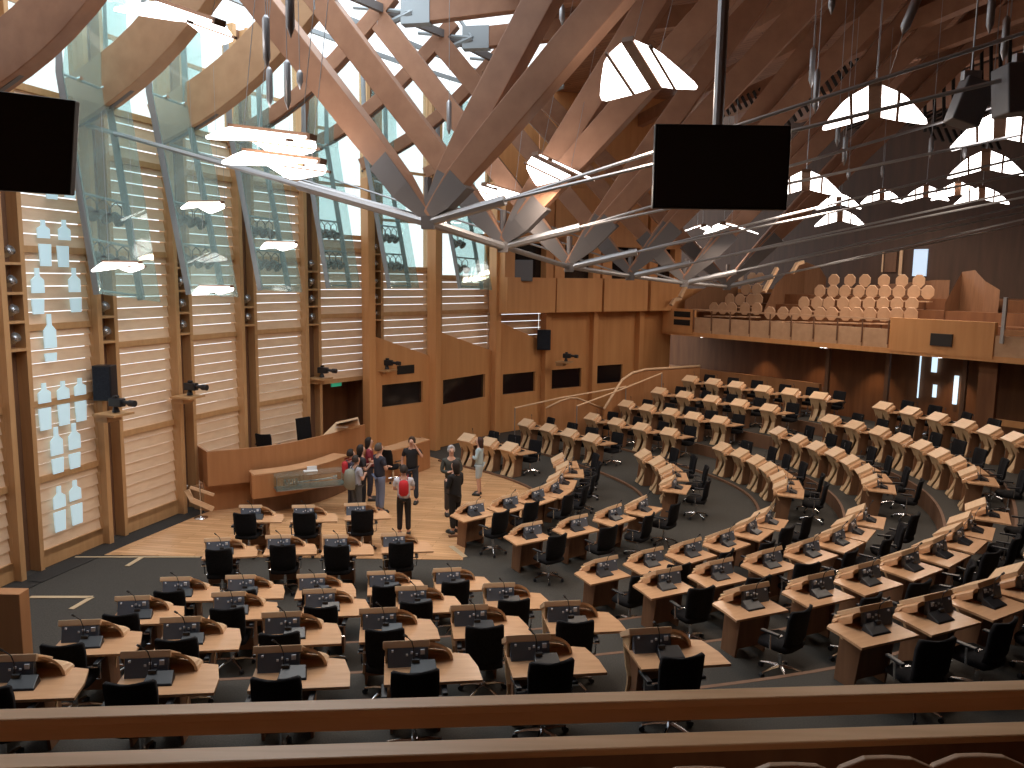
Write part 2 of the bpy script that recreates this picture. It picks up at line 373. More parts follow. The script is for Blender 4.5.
for r_ in range(6):
    allp = []
    for key, pts in (('near', NEAR[r_]), ('mid', MID[r_][::-1]), ('far', FAR[r_][::-1])):
        P = [g(x, y, (1.0 if key == 'near' or y >= yapex(r_) else .91)+LV[r_]) for x, y in pts]; P = [Vector((p.x, p.y, 0)) for p in P]
        allp += [(key, p) for p in P]
        n_ = len(P)
        # smooth tangents
        for k, p in enumerate(P):
            a_ = P[max(0, k-1)]; b_ = P[min(n_-1, k+1)]
            if n_ > 4: a_ = P[max(0, k-2)]*.5+a_*.5; b_ = P[min(n_-1, k+2)]*.5+b_*.5
            d = (b_-a_).normalized(); nrm = Vector((-d.y, d.x, 0))      # inward: well lies to the left when walking near->mid->far
            if key == 'near' : nrm = Vector((-d.y, d.x, 0))
            rz = math.atan2(-nrm.x, nrm.y)
            loc = Vector((p.x, p.y, LV[r_]+.002))+nrm*(.14 if key == 'near' or pts[k][1] >= yapex(r_) else -.03); loc += Vector((nrm.y, -nrm.x, 0))*(.03 if key == 'near' else .09 if pts[k][1] >= yapex(r_) else -.02)
            if key == 'near': cntk = k; where = 'counting from window wall'
            elif key == 'mid': cntk = k; where = 'counting from railing end'
            else: cntk = n_-1-k; where = 'counting from booth wall'
            mir = key != 'near'
            o = put(DR if mir else DL, 'R' if mir else 'L', loc, rz)
            tag(o, 'oak desk, %s %s, %s row, %s' % (ORD[cntk], where, rowname[r_], blockname[key]), 'desk', 'members desks in curved rows')
            ex = {'near': .08, 'mid': -.04, 'far': -.34}[key]
            side = Vector((nrm.y, -nrm.x, 0))
            jit = 0; back = {'near': random.uniform(.48, .56), 'mid': random.uniform(.66, .86), 'far': random.uniform(.55, .68)}[key]
            cl = loc-nrm*back+side*(ex+random.uniform(-.06, .06))
            c = put(CH, 'C', cl, rz+random.gauss(0, .05 if key == 'near' else .16))
            tag(c, 'black chair at %s desk %s, %s row, %s' % (ORD[cntk], where.replace('counting ', ''), rowname[r_], blockname[key]), 'chair', 'black swivel chairs at the desks')
    rows_world.append(allp)
# tiers: stepped carpeted platforms following the rows
def curve_of(row, off, n=70):
    P = [p for _, p in rows_world[row]]
    P = [P[0]+(P[0]-P[1]).normalized()*1.2]+P+[P[-1]+(P[-1]-P[-2]).normalized()*1.0]
    # arclength resample + smoothing
    for _ in range(3): P = [P[0]]+[(P[i-1]+P[i]*2+P[i+1])/4 for i in range(1, len(P)-1)]+[P[-1]]
    Ls = [0]
    for i in range(1, len(P)): Ls.append(Ls[-1]+(P[i]-P[i-1]).length)
    out = []
    for k in range(n):
        s = Ls[-1]*k/(n-1); j = 0
        while j < len(Ls)-2 and Ls[j+1] < s: j += 1
        t = (s-Ls[j])/max(1e-6, Ls[j+1]-Ls[j]); out.append(P[j].lerp(P[j+1], min(1, t)))
    for _ in range(6): out = [out[0]]+[(out[i-1]+out[i]*2+out[i+1])/4 for i in range(1, n-1)]+[out[-1]]
    res = []
    for k in range(n):
        d = (out[min(n-1, k+1)]-out[max(0, k-1)]).normalized(); res.append(out[k]+Vector((-d.y, d.x, 0))*off)
    return res
def tier(inner, outer, z0, z1, name, m):
    b = MB(); n_ = len(inner); rs = []
    for p, q in zip(inner, outer): rs.append([(p.x, p.y, z0), (q.x, q.y, z0), (q.x, q.y, z1), (p.x, p.y, z1)])
    b.rings(rs); o = b.build(name, m); return struct(o)
outerc = curve_of(5, -1.9)
for row, z0, z1, off in ((3, -.01, .35, .3), (4, .35, .8, .3), (5, .8, 1.2, .3)):
    tier(curve_of(row, off), outerc, z0, z1, 'floor_tier', M['carpet'])
    ed = curve_of(row, off+.012); ed2 = curve_of(row, off-.05)
    tier(ed, ed2, z0-.0, z1+.003, 'trim_nosing', M['recess'])
for row in (0, 1, 2): # oak kerb strips in front of the level rows
    c1 = curve_of(row, .27)
    nN = len(NEAR[row]); tot = len(rows_world[row])
    k0 = int(70*(nN+.9)/(tot+1))+5; a_, b_ = c1[k0:], curve_of(row, .20)[k0:]
    tier(a_, b_, -.01, .05, 'trim_kerb', M['recess'])
# timber stage floor inside the front row
A = curve_of(0, .20)
kA = [p for p in A if p.x > -1.6]
poly = [Vector((-9.25, 16.45, 0)), Vector((-1.0, 16.45, 0))]+kA[2:]+[Vector((-3.0, 26.6, 0)), Vector((-4.6, 25.4, 0)), Vector((-6.2, 23.5, 0)), Vector((-7.3, 21.5, 0)), Vector((-8.2, 19.2, 0)), Vector((-8.8, 17.3, 0))]
sf = MB(); sf.prism(poly, -.008, 0.0); struct(sf.build('floor', M['stage']))
bd = MB()
for i in range(0, 6):
    a, b = W[i], W[i+1]; d, n = frame2(a, b); bd.prism([a+n*.08, b+n*.08, b+n*.6, a+n*.6], -.006, .003)
struct(bd.build('trim_floor_band', M['carpet2']))
def inlay(p, q, wdt):
    p, q = g(*p), g(*q); b = MB().sweep([p, q], wdt, .008); struct(b.build('trim_inlay', M['inlay']))
inlay((30, 597), (92, 597), .10); inlay((92, 597), (71, 609), .10); inlay((127, 566), (142, 557), .10); inlay((451, 546), (465, 557), .12); inlay((75, 557), (200, 557), .06)
# ------------------------------------------------------------------ presiding officer's bench
def band(path, z0, z1, thick, name, m, parent, back=True):
    path = [Vector((p[0], p[1], 0)) for p in path]; rs = []
    for k, p in enumerate(path):
        d = (path[min(k+1, len(path)-1)]-path[max(k-1, 0)]).normalized(); nn = Vector((-d.y, d.x, 0))   # away from the camera side
        q = p+nn*thick
        rs.append([(p.x, p.y, z0), (q.x, q.y, z0), (q.x, q.y, z1), (p.x, p.y, z1)])
    return MB().rings(rs).build(name, m, parent)
def curve(pts, n=16):
    P = [Vector((p[0], p[1], 0)) for p in pts]; out = []
    for i in range(len(P)-1):
        p0 = P[max(0, i-1)]; p1 = P[i]; p2 = P[i+1]; p3 = P[min(len(P)-1, i+2)]
        for k in range(n//(len(P)-1)+1):
            t = k/(n//(len(P)-1)+1); out.append(.5*((2*p1)+(p2-p0)*t+(2*p0-5*p1+4*p2-p3)*t*t+(3*p1-p0-3*p2+p3)*t**3))
    out.append(P[-1]); return out
bench = thing('presiding_bench', 'long curved oak bench with a raised front against the louvred window wall', 'bench', (0, 0, 0))
bp = curve([(-7.5, 19.45), (-6.1, 20.35), (-5.05, 21.9), (-4.35, 23.4)])
band(bp, .72, 1.6, .07, 'front_panel', M['panel'], bench)
band([(-7.5, 19.45), (-8.05, 20.2)], .72, 1.6, .05, 'end_panel', M['panel'], bench)
inn = [p+Vector((-.25, .22, 0)) for p in bp]
band(inn, 0, .8, .06, 'base_panel', M['panel'], bench)
band([p+Vector((-.05, .05, 0)) for p in bp], 1.30, 1.34, .75, 'desktop', M['lid'], bench)
dais = MB().prism([p+Vector((-.3, .3, 0)) for p in bp]+[Vector((-5.0, 25.3, 0)), Vector((-6.3, 23.7, 0)), Vector((-7.4, 21.6, 0)), Vector((-8.1, 19.9, 0))], .0, .6)
struct(dais.build('floor_dais', M['stage']))
# desk wing running back to the doorway
wing = thing('side_counter', 'slanted pale oak counter with papers in front of the dark doorway', 'counter', (0, 0, 0))
w1, w2 = g(322, 434, 1.62), g(360, 420, 1.75)
MB().hexa([g(322, 437, 1.5), g(360, 427, 1.6), g(358, 419, 1.6), g(336, 424, 1.6)], [g(322, 436, 1.58), g(360, 425, 1.68), g(358, 417, 1.68), g(336, 422, 1.68)]).build('counter_top', M['lid'], wing)
MB().hexa([g(336, 424, 1.6), g(358, 419, 1.6), g(357.5, 418.5, 1.6), g(336, 423.5, 1.6)], [g(336, 424, 1.95), g(358, 419, 1.95), g(357.5, 418.5, 1.95), g(336, 423.5, 1.95)]).build('upstand', M['lid'], wing)
pz = g(342, 427, 1.7); tag(MB().box((pz.x-.16, pz.y-.11, pz.z-.01), (pz.x+.16, pz.y+.11, pz.z+.01)).build('paper_sheets', M['white']), 'loose white papers on the slanted oak counter by the doorway', 'paper')
cl = thing('clerks_desk', 'low curved oak clerks desk in front of the raised bench', 'desk')
cp_ = curve([(-6.35, 19.3), (-5.5, 19.9), (-4.9, 20.7), (-4.5, 21.7)])
band(cp_, .45, 1.05, .05, 'front_panel', M['panel'], cl)
band([p+Vector((-.1, .2, 0)) for p in cp_], 0, .5, .05, 'base_panel', M['recess'], cl)
band(cp_, 1.03, 1.07, .5, 'desktop', M['desk'], cl)
band([(-6.35, 19.3), (-6.6, 19.9)], .45, 1.05, .05, 'end_panel', M['panel'], cl)
# glass case with mace
c0 = Vector((-5.75, 19.15, 0)); dd = Vector((.90, .43, 0)).normalized(); Tm = Matrix.Translation((c0.x, c0.y, 0)) @ Matrix.Rotation(math.atan2(dd.y, dd.x), 4, 'Z')
case = thing('display_case', 'clear glass display case projecting from the clerks desk with a silver mace', 'display case', (0, 0, 0))
gb = MB().box((0, 0, .70), (1.75, .55, .705)).box((0, 0, .70), (1.75, .008, 1.04)).box((0, 0, .7), (.008, .55, 1.04)).box((1.742, 0, .7), (1.75, .55, 1.04)).box((0, 0, 1.035), (1.75, .55, 1.043)); gb.move(Tm); gb.build('glass_box', M['clear'], case)
fb = MB()
for x in (0, 1.735):
    for y in (0, .535): fb.box((x, y, .68), (x+.015, y+.015, 1.045))
fb.box((0, 0, .68), (1.75, .55, .70)); fb.move(Tm); fb.build('case_frame', M['steel'], case)
mb_ = MB().tube([(.3, .27, .80), (1.5, .27, .86)], .02, 8).lathe((0, 0, 0), [(.0, 0)], 3) if False else MB().tube([(.3, .27, .80), (1.5, .27, .84)], .022, 8)
for x in (.25, .34, .43, .52): mb_.tube([(x, .27, .74), (x, .27, .92)], [.05, .03], 8)
mb_.tube([(1.45, .27, .84), (1.55, .27, .845)], .05, 8); mb_.move(Tm)
mace = mb_.build('silver_mace', M['chrome']); tag(mace, 'ornate silver mace lying inside the glass display case', 'mace')
q = Tm @ Vector((.9, .35, 1.045)); mm = MB().box((-.17, -.08, 0), (.17, .08, .02)).box((-.08, .0, .02), (.16, .05, .12)); o = mm.build('name_block', M['white']); o.location = q; o.rotation_euler = (0, 0, .4)
tag(o, 'small white name block standing on the glass display case', 'sign')
rd = thing('officials_desk', 'short curved oak desk behind the man in the black T-shirt', 'desk')
rp = curve([g(384, 483), g(404, 478), g(420, 472), g(430, 468)])
band(rp, 0, .9, .06, 'front_panel', M['panel'], rd); band([p+Vector((0, 0, 0)) for p in rp], .88, .93, .55, 'desktop', M['desk'], rd)
band([rp[-1], rp[-1]+Vector((-.35, .5, 0))], 0, .9, .05, 'end_panel', M['panel'], rd)
for (x, y, z, rz, lb) in ((268, 449, .6, 2.9, 'navy office chair behind the raised bench, by the louvred wall'), (393, 460, 0, 2.4, 'dark chair behind the short curved officials desk'), ):
    c = copy_tree(CH); p = g(x, y, z+.65) if x > 300 else aty(268, 440, 22.0); c.location = (p.x, p.y, z+.001); c.rotation_euler = (0, 0, rz+math.pi); tag(c, lb, 'chair'); 
    if 'group' in c: del c['group']
# high-backed presiding chair
hb = thing('high_backed_chair', 'tall black high-backed chair beside the dark doorway', 'chair')
p = aty(309, 440, 22.9); hb.location = (p.x, p.y, .6); hb.scale = (.8, .8, .86); hb.rotation_euler = (0, 0, -2.2)
MB().rings([[(-.3, -.25, .5), (.3, -.25, .5), (.3, -.17, .5), (-.3, -.17, .5)], [(-.31, -.36, 1.45), (.31, -.36, 1.45), (.31, -.28, 1.45), (-.31, -.28, 1.45)]]).build('backrest', M['black'], hb)
MB().box((-.3, -.2, .42), (.3, .32, .54)).build('seat', M['navy'], hb, bevel=.02)
for s_ in (-1, 1): MB().box((s_*.33-.04, -.2, .5), (s_*.33+.04, .25, .72)).build('armrest', M['navy'], hb, bevel=.02)
MB().tube([(0, 0, 0), (0, 0, .42)], [.25, .04], 10).build('pedestal', M['chrome'], hb)
# stanchion and sign at the stage edge
st = thing('rope_stanchion', 'slim chrome stanchion on a round foot beside the end of the raised bench', 'stanchion', g(201, 518))
MB().lathe((0, 0, 0), [(.17, 0), (.17, .012), (.05, .03), (.02, .05)], 14).build('foot', M['chrome'], st, True); MB().tube([(0, 0, .04), (0, 0, .95)], .018, 8).build('pole', M['chrome'], st)
st = thing('sign_stand', 'white tilted card on a slim floor stand by the louvred wall', 'sign', g(178, 511))
MB().lathe((0, 0, 0), [(.15, 0), (.15, .012), (.02, .03)], 14).build('foot', M['chrome'], st, True); MB().tube([(0, 0, .02), (0, 0, 1.05)], .016, 8).build('pole', M['chrome'], st)
cb = MB().box((-.11, -.01, -.13), (.11, .01, .13)).build('card', M['white'], st); cb.location = (.14, -.05, .62); cb.rotation_euler = (.2, .5, .2)
st = thing('bench_rail', 'curved pale timber rail under the end of the raised bench', 'rail')
MB().sweep([g(187, 490, .75), g(192, 500, .5), g(213, 509, .2)], .06, .12).sweep([g(190, 487, .8), g(214, 495, .55)], .05, .07).build('rail_bar', M['lid'], st)
# low partition at the edge of the picture
pb = MB(); q0 = g(34, 660); pb.box((q0.x-6, q0.y-.25, 0), (q0.x, q0.y, 1.17)); tag(pb.build('timber_partition', M['panel'], bevel=.01), 'plain brown timber partition beside the carpet below the window wall', 'partition')
# ------------------------------------------------------------------ booth wall
BW = [(368, 25.5), (432, 27.4), (493, 30.3), (543, 32.1), (590, 33.6), (635, 35.0), (668, 36.2)]
BP = [Vector(((x-512)/F*y*1.0, y, 0)) for x, y in BW]
BP = [Vector((aty(x, 400, y).x, y, 0)) for x, y in BW]
winpx = [(382, 423, 383, 405), (443, 485, 377, 401), (503, 535, 373, 393), (552, 581, 369, 388), (596, 622, 365, 383)]
def plane_pt(x, y, a, b):
    nn = Vector((b.y-a.y, -(b.x-a.x), 0)).normalized(); dd = ray(x, y); return CAM+dd*(nn.dot(a)/nn.dot(dd))
for i in range(len(BP)-1):
    a, b = BP[i], BP[i+1]; d = (b-a).normalized(); n = Vector((d.y, -d.x, 0)); L = (b-a).length
    T = Matrix.Translation(a) @ Matrix.Rotation(math.atan2(d.y, d.x), 4, 'Z')
    def lx(x, y): P = plane_pt(x, y, a, b); return (Vector((P.x, P.y, 0))-a).dot(d), P.z
    wall = MB()
    if i < 5:
        x0, x1, y0, y1 = winpx[i]; l0, zt = lx(x0, y0); l1, zb = lx(x1, (y1+y0)/2+10)
        zb = lx((x0+x1)/2, y1)[1]; zt = lx((x0+x1)/2, y0)[1]
        hl, hr = ((4.15, 3.25) if i == 0 else (4.2, 3.2) if i == 1 else (4.4, 3.45) if i == 2 else (4.7, 4.7))
        def hz(l): return hl+(hr-hl)*l/L
        wall.box((0, 0, 0), (L, .12, zb)); wall.hexa([(0, 0, zb), (l0, 0, zb), (l0, .12, zb), (0, .12, zb)], [(0, 0, hz(0)), (l0, 0, hz(l0)), (l0, .12, hz(l0)), (0, .12, hz(0))])
        wall.hexa([(l1, 0, zb), (L, 0, zb), (L, .12, zb), (l1, .12, zb)], [(l1, 0, hz(l1)), (L, 0, hz(L)), (L, .12, hz(L)), (l1, .12, hz(l1))])
        wall.hexa([(l0, 0, zt), (l1, 0, zt), (l1, .12, zt), (l0, .12, zt)], [(l0, 0, hz(l0)), (l1, 0, hz(l1)), (l1, .12, hz(l1)), (l0, .12, hz(l0))])
        wd = MB().box((l0, .10, zb), (l1, .13, zt)); wd.move(T); struct(wd.build('window_%d' % (50+i), M['booth']))
    else: wall.box((0, 0, 0), (L, .12, 4.7))
    wall.move(T); struct(wall.build('wall_back', M['panel2']))
    ft = MB().box((-.13, -.28, 0), (.13, .1, 4.7 if i > 2 else 9)); ft.move(T); struct(ft.build('trim_%d' % (60+i), M['panel2'], bevel=.01))
    if i > 1:   # louvres between booth tops and balcony, behind
        lb = MB(); z = 2.9
        while z < 4.8: lb.box((0, .35, z), (L, .38, z+.26)); z += .28
        lb.move(T); struct(lb.build('wall_louvre', M['slat'] if i < 4 else M['panel2']))
        # overhanging upper balcony
        ub = MB().box((0.0, -.75, 4.65), (L-.15, .3, 6.0)).box((0, -.6, 6.0), (.5, .3, 7.6)).box((L-.55, -.6, 6.0), (L-.15, .3, 7.6)).box((0, -.6, 7.3), (L-.15, .3, 9.5)); ub.move(T); struct(ub.build('wall_balcony', M['panel2'], bevel=.01))
        wd = MB().box((.5, -.3, 6.0), (L-.55, -.27, 7.3)); wd.move(T); struct(wd.build('window_%d' % (70+i), M['booth']))
    up = MB().box((0, .5, 4.6), (L, .6, 14)); up.move(T)
    if i > 1: struct(up.build('wall_upper', M['panel2']))
# louvre backs over the first two booths
# light strip reflections of the booth interior
q = plane_pt(451, 391, BP[1], BP[2])
# ceiling microphone vents on booth
vt = MB(); v0 = plane_pt(397, 366, BP[0], BP[1]); v1 = plane_pt(414, 373, BP[0], BP[1]); d = (BP[1]-BP[0]).normalized(); n = Vector((d.y, -d.x, 0))
vt.hexa([Vector((v0.x, v0.y, v1.z))+n*.02, Vector((v1.x, v1.y, v1.z))+n*.02, Vector((v1.x, v1.y, v1.z))-n*.02, Vector((v0.x, v0.y, v1.z))-n*.02], [Vector((v0.x, v0.y, v0.z))+n*.02, Vector((v1.x, v1.y, v0.z))+n*.02, Vector((v1.x, v1.y, v0.z))-n*.02, Vector((v0.x, v0.y, v0.z))-n*.02])
struct(vt.build('trim_vent', M['slot']))
# doorway in bay 5 of the window wall
a, b = W[5], W[6]; d, n = frame2(a, b); T = Matrix.Translation(a) @ Matrix.Rotation(math.atan2(d.y, d.x), 4, 'Z'); L = (b-a).length
dm = MB().box((.6, .9, 0), (L-.05, .95, 2.7)).box((.58, .1, 0), (.62, .95, 2.7)).box((L-.07, .1, 0), (L-.03, .95, 2.7)).box((.58, .1, 2.66), (L-.03, .95, 2.7)); dm.move(T); struct(dm.build('door_1', M['dark']))
ex = MB().box((1.1, .05, 2.5), (1.5, .09, 2.63)); ex.move(T); tag(ex.build('exit_sign', M['green']), 'small green lit exit sign above the dark doorway', 'exit sign')
# balustrades beside the far block
def slabpx(pts, name, m, th=.06):   # pts: (x,y,Y)
    P = [aty(*p) for p in pts]; c = MB(); c.hexa(P, [p+Vector((.02, th, 0)) for p in P]); return c.build(name, m)
bl = thing('side_balustrade', 'oak balustrade with a curved pale top rail climbing beside the far desks', 'balustrade')
top = [(604, 409, 30), (612, 396, 30.5), (622, 380, 31), (632, 373, 31.4), (645, 369.5, 32), (700, 366, 33)]
P = [aty(*p) for p in top]; lo = [Vector((p.x, p.y, 0)) for p in P]
m_ = MB(); rs = [[l, p, p+Vector((.03, .06, 0)), l+Vector((.03, .06, 0))] for l, p in zip(lo, P)]; m_.rings(rs).build('side_panel', M['panel'], bl)
MB().tube(P, .05, 8).build('top_rail', M['lid'], bl, True)
bl2 = thing('low_balustrade', 'low oak balustrade panel with a rounded top in front of the booth windows', 'balustrade')
top = [(546, 408, 29), (560, 401, 29.4), (570, 398, 29.8), (577, 398, 30), (590, 403, 30.3), (602, 408, 30.6)]
P = [aty(*p) for p in top]; lo = [Vector((p.x, p.y, 0)) for p in P]
m_ = MB(); m_.rings([[l, p, p+Vector((.03, .06, 0)), l+Vector((.03, .06, 0))] for l, p in zip(lo, P)]).build('side_panel', M['panel'], bl2); MB().tube(P, .03, 8).build('top_rail', M['lid'], bl2, True)
for pts, lb in (([(515, 408, 28.6), (560, 398, 29.6), (626, 386.5, 31)], 'long slim timber handrail passing below the booth windows'), ([(577, 406, 29), (620, 390, 30.4), (662, 373, 31.8)], 'slim timber handrail climbing across the oak balustrade')):
    hr = thing('handrail', lb, 'handrail'); P = [aty(*p) for p in pts]
    MB().tube(P, .03, 8).build('rail_bar', M['lid'], hr)
    for p in (P[0], P[-1]): MB().tube([p, (p.x, p.y, 0)], .02, 6).build('post', M['steel'], hr)
# ------------------------------------------------------------------ public gallery on the far side
G0 = Vector((6.7, 35.5, 0)); G1 = Vector((15.4, 24, 0)); gd = (G1-G0).normalized(); gn = Vector((-gd.y, gd.x, 0))   # gn away from the well
if gn.x < 0: gn = -gn
TG = Matrix(((gd.x, gn.x, 0, G0.x), (gd.y, gn.y, 0, G0.y), (0, 0, 1, 0), (0, 0, 0, 1)))
GL = 23.0
def GB(boxes): 
    m_ = MB()
    for a_, b_ in boxes: m_.box(a_, b_)
    return m_.move(TG)
def gl(x):   # length along the gallery front of a pixel column
    P = plane_pt(x, 320, G0, G1); return (Vector((P.x, P.y, 0))-G0).dot(gd)
L1, L2, L3 = gl(710), gl(891), gl(996)
struct(GB([((0, 0, 3.6), (GL, .25, 3.78))]).build('trim_gallery_edge', M['panel2']))
struct(GB([((0, -.05, 3.7), (L1-.9, .2, 4.75))]).build('wall_gallery', M['panel2']))
struct(GB([((L2, -.03, 3.7), (L3, .2, 4.82))]).build('wall_gallery', M['panel2']))
for k in range(9):
    a_ = L1-.85+(L2-L1+.8)*k/9; b_ = L1-.85+(L2-L1+.8)*(k+1)/9
    struct(GB([((a_+.02, .02, 3.7), (b_-.02, .12, 4.42))]).build('wall_gallery', M['seatw']))
for k in range(6):
    struct(GB([((L3+k*1.3+.02, .02, 3.7), (L3+k*1.3+1.28, .12, 4.42))]).build('wall_gallery', M['seatw']))
gr = thing('gallery_rail', 'slim timber rail on brackets along the front of the far public gallery', 'rail')
GB([((L1-.9, -.06, 4.72), (L2, .02, 4.78))]).build('rail_bar', M['seatw'], gr)
for k in range(10):
    a_ = L1-.85+(L2-L1+.8)*k/9; GB([((a_-.015, -.05, 3.9), (a_+.015, 0, 4.74))]).build('bracket', M['recess'], gr)
gr = thing('gallery_rail', 'thick timber rail with a steel bracket at the right-hand end of the far gallery'.replace('right-hand end', 'open end'), 'rail')
GB([((L3+.3, -.1, 4.45), (L3+7, .02, 4.62))]).build('rail_bar', M['panel'], gr); GB([((L3+.2, -.12, 4.2), (L3+.3, -.02, 5.6))]).build('bracket', M['steel'], gr)
tvp = gl(944); tag(GB([((tvp-.34, -.10, 3.98), (tvp+.34, -.03, 4.38))]).build('monitor', M['screenoff']), 'small black monitor set into the far gallery front', 'monitor')
for k, z in enumerate((4.05, 4.4)):
    vp = gl(681); struct(GB([((vp-.35, -.07, z), (vp+.55, -.045, z+.24))]).build('trim_vent', M['slot']))
struct(GB([((0, .2, 3.6), (GL, 8.5, 3.75))]).build('floor_gallery', M['dark']))
for k in range(4): struct(GB([((.3, 1.2+k*1.0, 3.75), (GL, 8.5, 3.75+.42*(k+1)))]).build('floor_gallery', M['dark'])) if k else None
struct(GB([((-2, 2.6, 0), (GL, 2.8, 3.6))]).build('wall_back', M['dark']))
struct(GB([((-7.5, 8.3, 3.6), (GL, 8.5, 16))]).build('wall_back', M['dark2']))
struct(GB([((-.1, 0, 3.6), (.1, 8.3, 5.6))]).build('wall_gallery_end', M['panel2']))
# warm wall washers glow comes from small downlights under the gallery
for x in (697, 818, 822, 938):
    l_ = gl(x); p = TG @ Vector((l_, .35, 3.585)); dl = MB().lathe((0, 0, 0), [(.06, 0), (.06, -.02), (.045, -.025)], 10).build('downlight', M['lamp'], None); dl.location = p; tag(dl, 'tiny round downlight under the far gallery, %s from the booth wall' % ORD[(697, 818, 822, 938).index(x)], 'downlight')
for l_ in (3.6, 6.2, 8.6, 11.5):
    ld = bpy.data.lights.new('downlight_glow', 'SPOT'); ld.energy = 90; ld.color = (1, .62, .32); ld.spot_size = R(80); ld.spot_blend = .6
    lo_ = bpy.data.objects.new('downlight_glow', ld); COL.objects.link(lo_); lo_.location = TG @ Vector((l_, 1.9, 3.5)); lo_.rotation_euler = (0, 0, 0)
struct(GB([((-1, 1.1, 1.1), (L2-3.2, 1.25, 2.1))]).build('wall_parapet', M['panel']))
# columns and doors under the gallery
for x in (812, 873, 952, 987):
    l_ = gl(x); struct(GB([((l_-.07, 1.2, 0), (l_+.07, 1.34, 3.6))] if x < 980 else [((l_-.35, .6, 0), (l_+.2, .8, 3.6))]).build('column', M['recess'] if x < 980 else M['dark']))
for x0, x1, y0, y1, mm_ in ((918, 921, 346, 398, 'doorlit'), (931, 938, 355, 372, 'doorlit'), (932, 937, 385, 397, 'doorlit'), (952, 959, 376, 404, 'doorlit')):
    A0 = G0+gn*2.5; A1 = G1+gn*2.5; p0 = plane_pt(x0, y1, A0, A1); p1 = plane_pt(x1, y0, A0, A1)
    m_ = MB().hexa([(p0.x, p0.y, p0.z), (p1.x, p1.y, p0.z), (p1.x+.02, p1.y+.02, p0.z), (p0.x+.02, p0.y+.02, p0.z)], [(p0.x, p0.y, p1.z), (p1.x, p1.y, p1.z), (p1.x+.02, p1.y+.02, p1.z), (p0.x+.02, p0.y+.02, p1.z)])
    struct(m_.build('window_%d' % (80+x0 % 10), M[mm_]))
struct(GB([((gl(992), .65, 1.55), (gl(992)+8, .75, 1.75))]).build('trim_ledge', M['panel2']))
# gallery upper wall: posts, window, angled timber screens
A0 = G0+gn*8.2; A1 = G1+gn*8.2
for x0, x1, y0, y1, mm_, nm in ((912, 928, 249, 276, 'bluelit', 'window_90'), (881, 884, 252, 272, 'lid', 'trim_91'), (898, 903, 250, 275, 'lid', 'trim_92'), (884, 897, 252, 272, 'recess', 'trim_93')):
    p0 = plane_pt(x0, y1, A0, A1); p1 = plane_pt(x1, y0, A0, A1)
    m_ = MB().hexa([(p0.x, p0.y, p0.z), (p1.x, p1.y, p0.z), (p1.x+.05, p1.y+.05, p0.z), (p0.x+.05, p0.y+.05, p0.z)], [(p0.x, p0.y, p1.z), (p1.x, p1.y, p1.z), (p1.x+.05, p1.y+.05, p1.z), (p0.x+.05, p0.y+.05, p1.z)])
    struct(m_.build(nm, M[mm_]))
for x in (938, 948, 972, 993, 1010):
    l_ = gl(x); struct(GB([((l_*1.18-.12, 7.4, 3.6), (l_*1.18+.12, 7.7, 13))]).build('column', M['slot']))
for x in (960, 985, 1003):
    l_ = gl(x); struct(GB([((l_*1.18, 7.9, 6.0), (l_*1.18+.5, 8.1, 9.5))]).build('trim_board', M['panel']))
def screenwall(pts, lb):
    P = [aty(*p) for p in pts]; m_ = MB().hexa([Vector((p.x, p.y, 3.75)) for p in (P[0], P[-1])]+[Vector((p.x+.05, p.y+.1, 3.75)) for p in (P[-1], P[0])], [P[0], P[-1], P[-1]+Vector((.05, .1, 0)), P[0]+Vector((.05, .1, 0))])
    m_ = MB(); rs = [[Vector((p.x, p.y, 4.6)), p, p+Vector((.06, .1, 0)), Vector((p.x+.06, p.y+.1, 4.6))] for p in P]; m_.rings(rs)
    return tag(m_.build('gallery_screen', M['side']), lb, 'screen')
screenwall([(685, 300, 35), (715, 282, 36), (728, 276, 36.5), (738, 272, 37)], 'brown timber screen rising behind the first seats of the far gallery')
screenwall([(764, 310, 33.4), (775, 285, 34.5), (792, 268, 36), (806, 262, 37), (820, 268, 37.2), (826, 278, 37.4)], 'curved brown timber screen between the two groups of gallery seats')
screenwall([(826, 290, 36.5), (935, 280, 31), (950, 280, 30.6)], 'long low brown screen behind the upper row of gallery seats')
screenwall([(945, 303, 29.0), (962, 272, 29.6), (975, 270, 29.0), (985, 281, 28.4), (1000, 290, 27.8)], 'angled brown timber screen at the stairs of the far gallery')
for (pts, lb) in (([(764, 292, 33), (777, 268, 33.4)], 'pale timber edge bar leaning by the curved gallery screen'), ([(792, 273, 34), (797, 264, 34.2), (803, 262, 34.4)], 'short pale curved bar on top of the curved gallery screen'), ([(671, 305, 34.6), (674, 300, 34.7), (681, 298, 34.8)], 'short pale rounded bar at the booth end of the gallery'), ([(680, 297, 34), (686, 285, 34.2)], 'short pale leaning bar below the first steel roof node')):
    tag(MB().sweep([aty(*p) for p in pts], .14, .14).build('edge_bar', M['lid']), lb, 'timber bar')
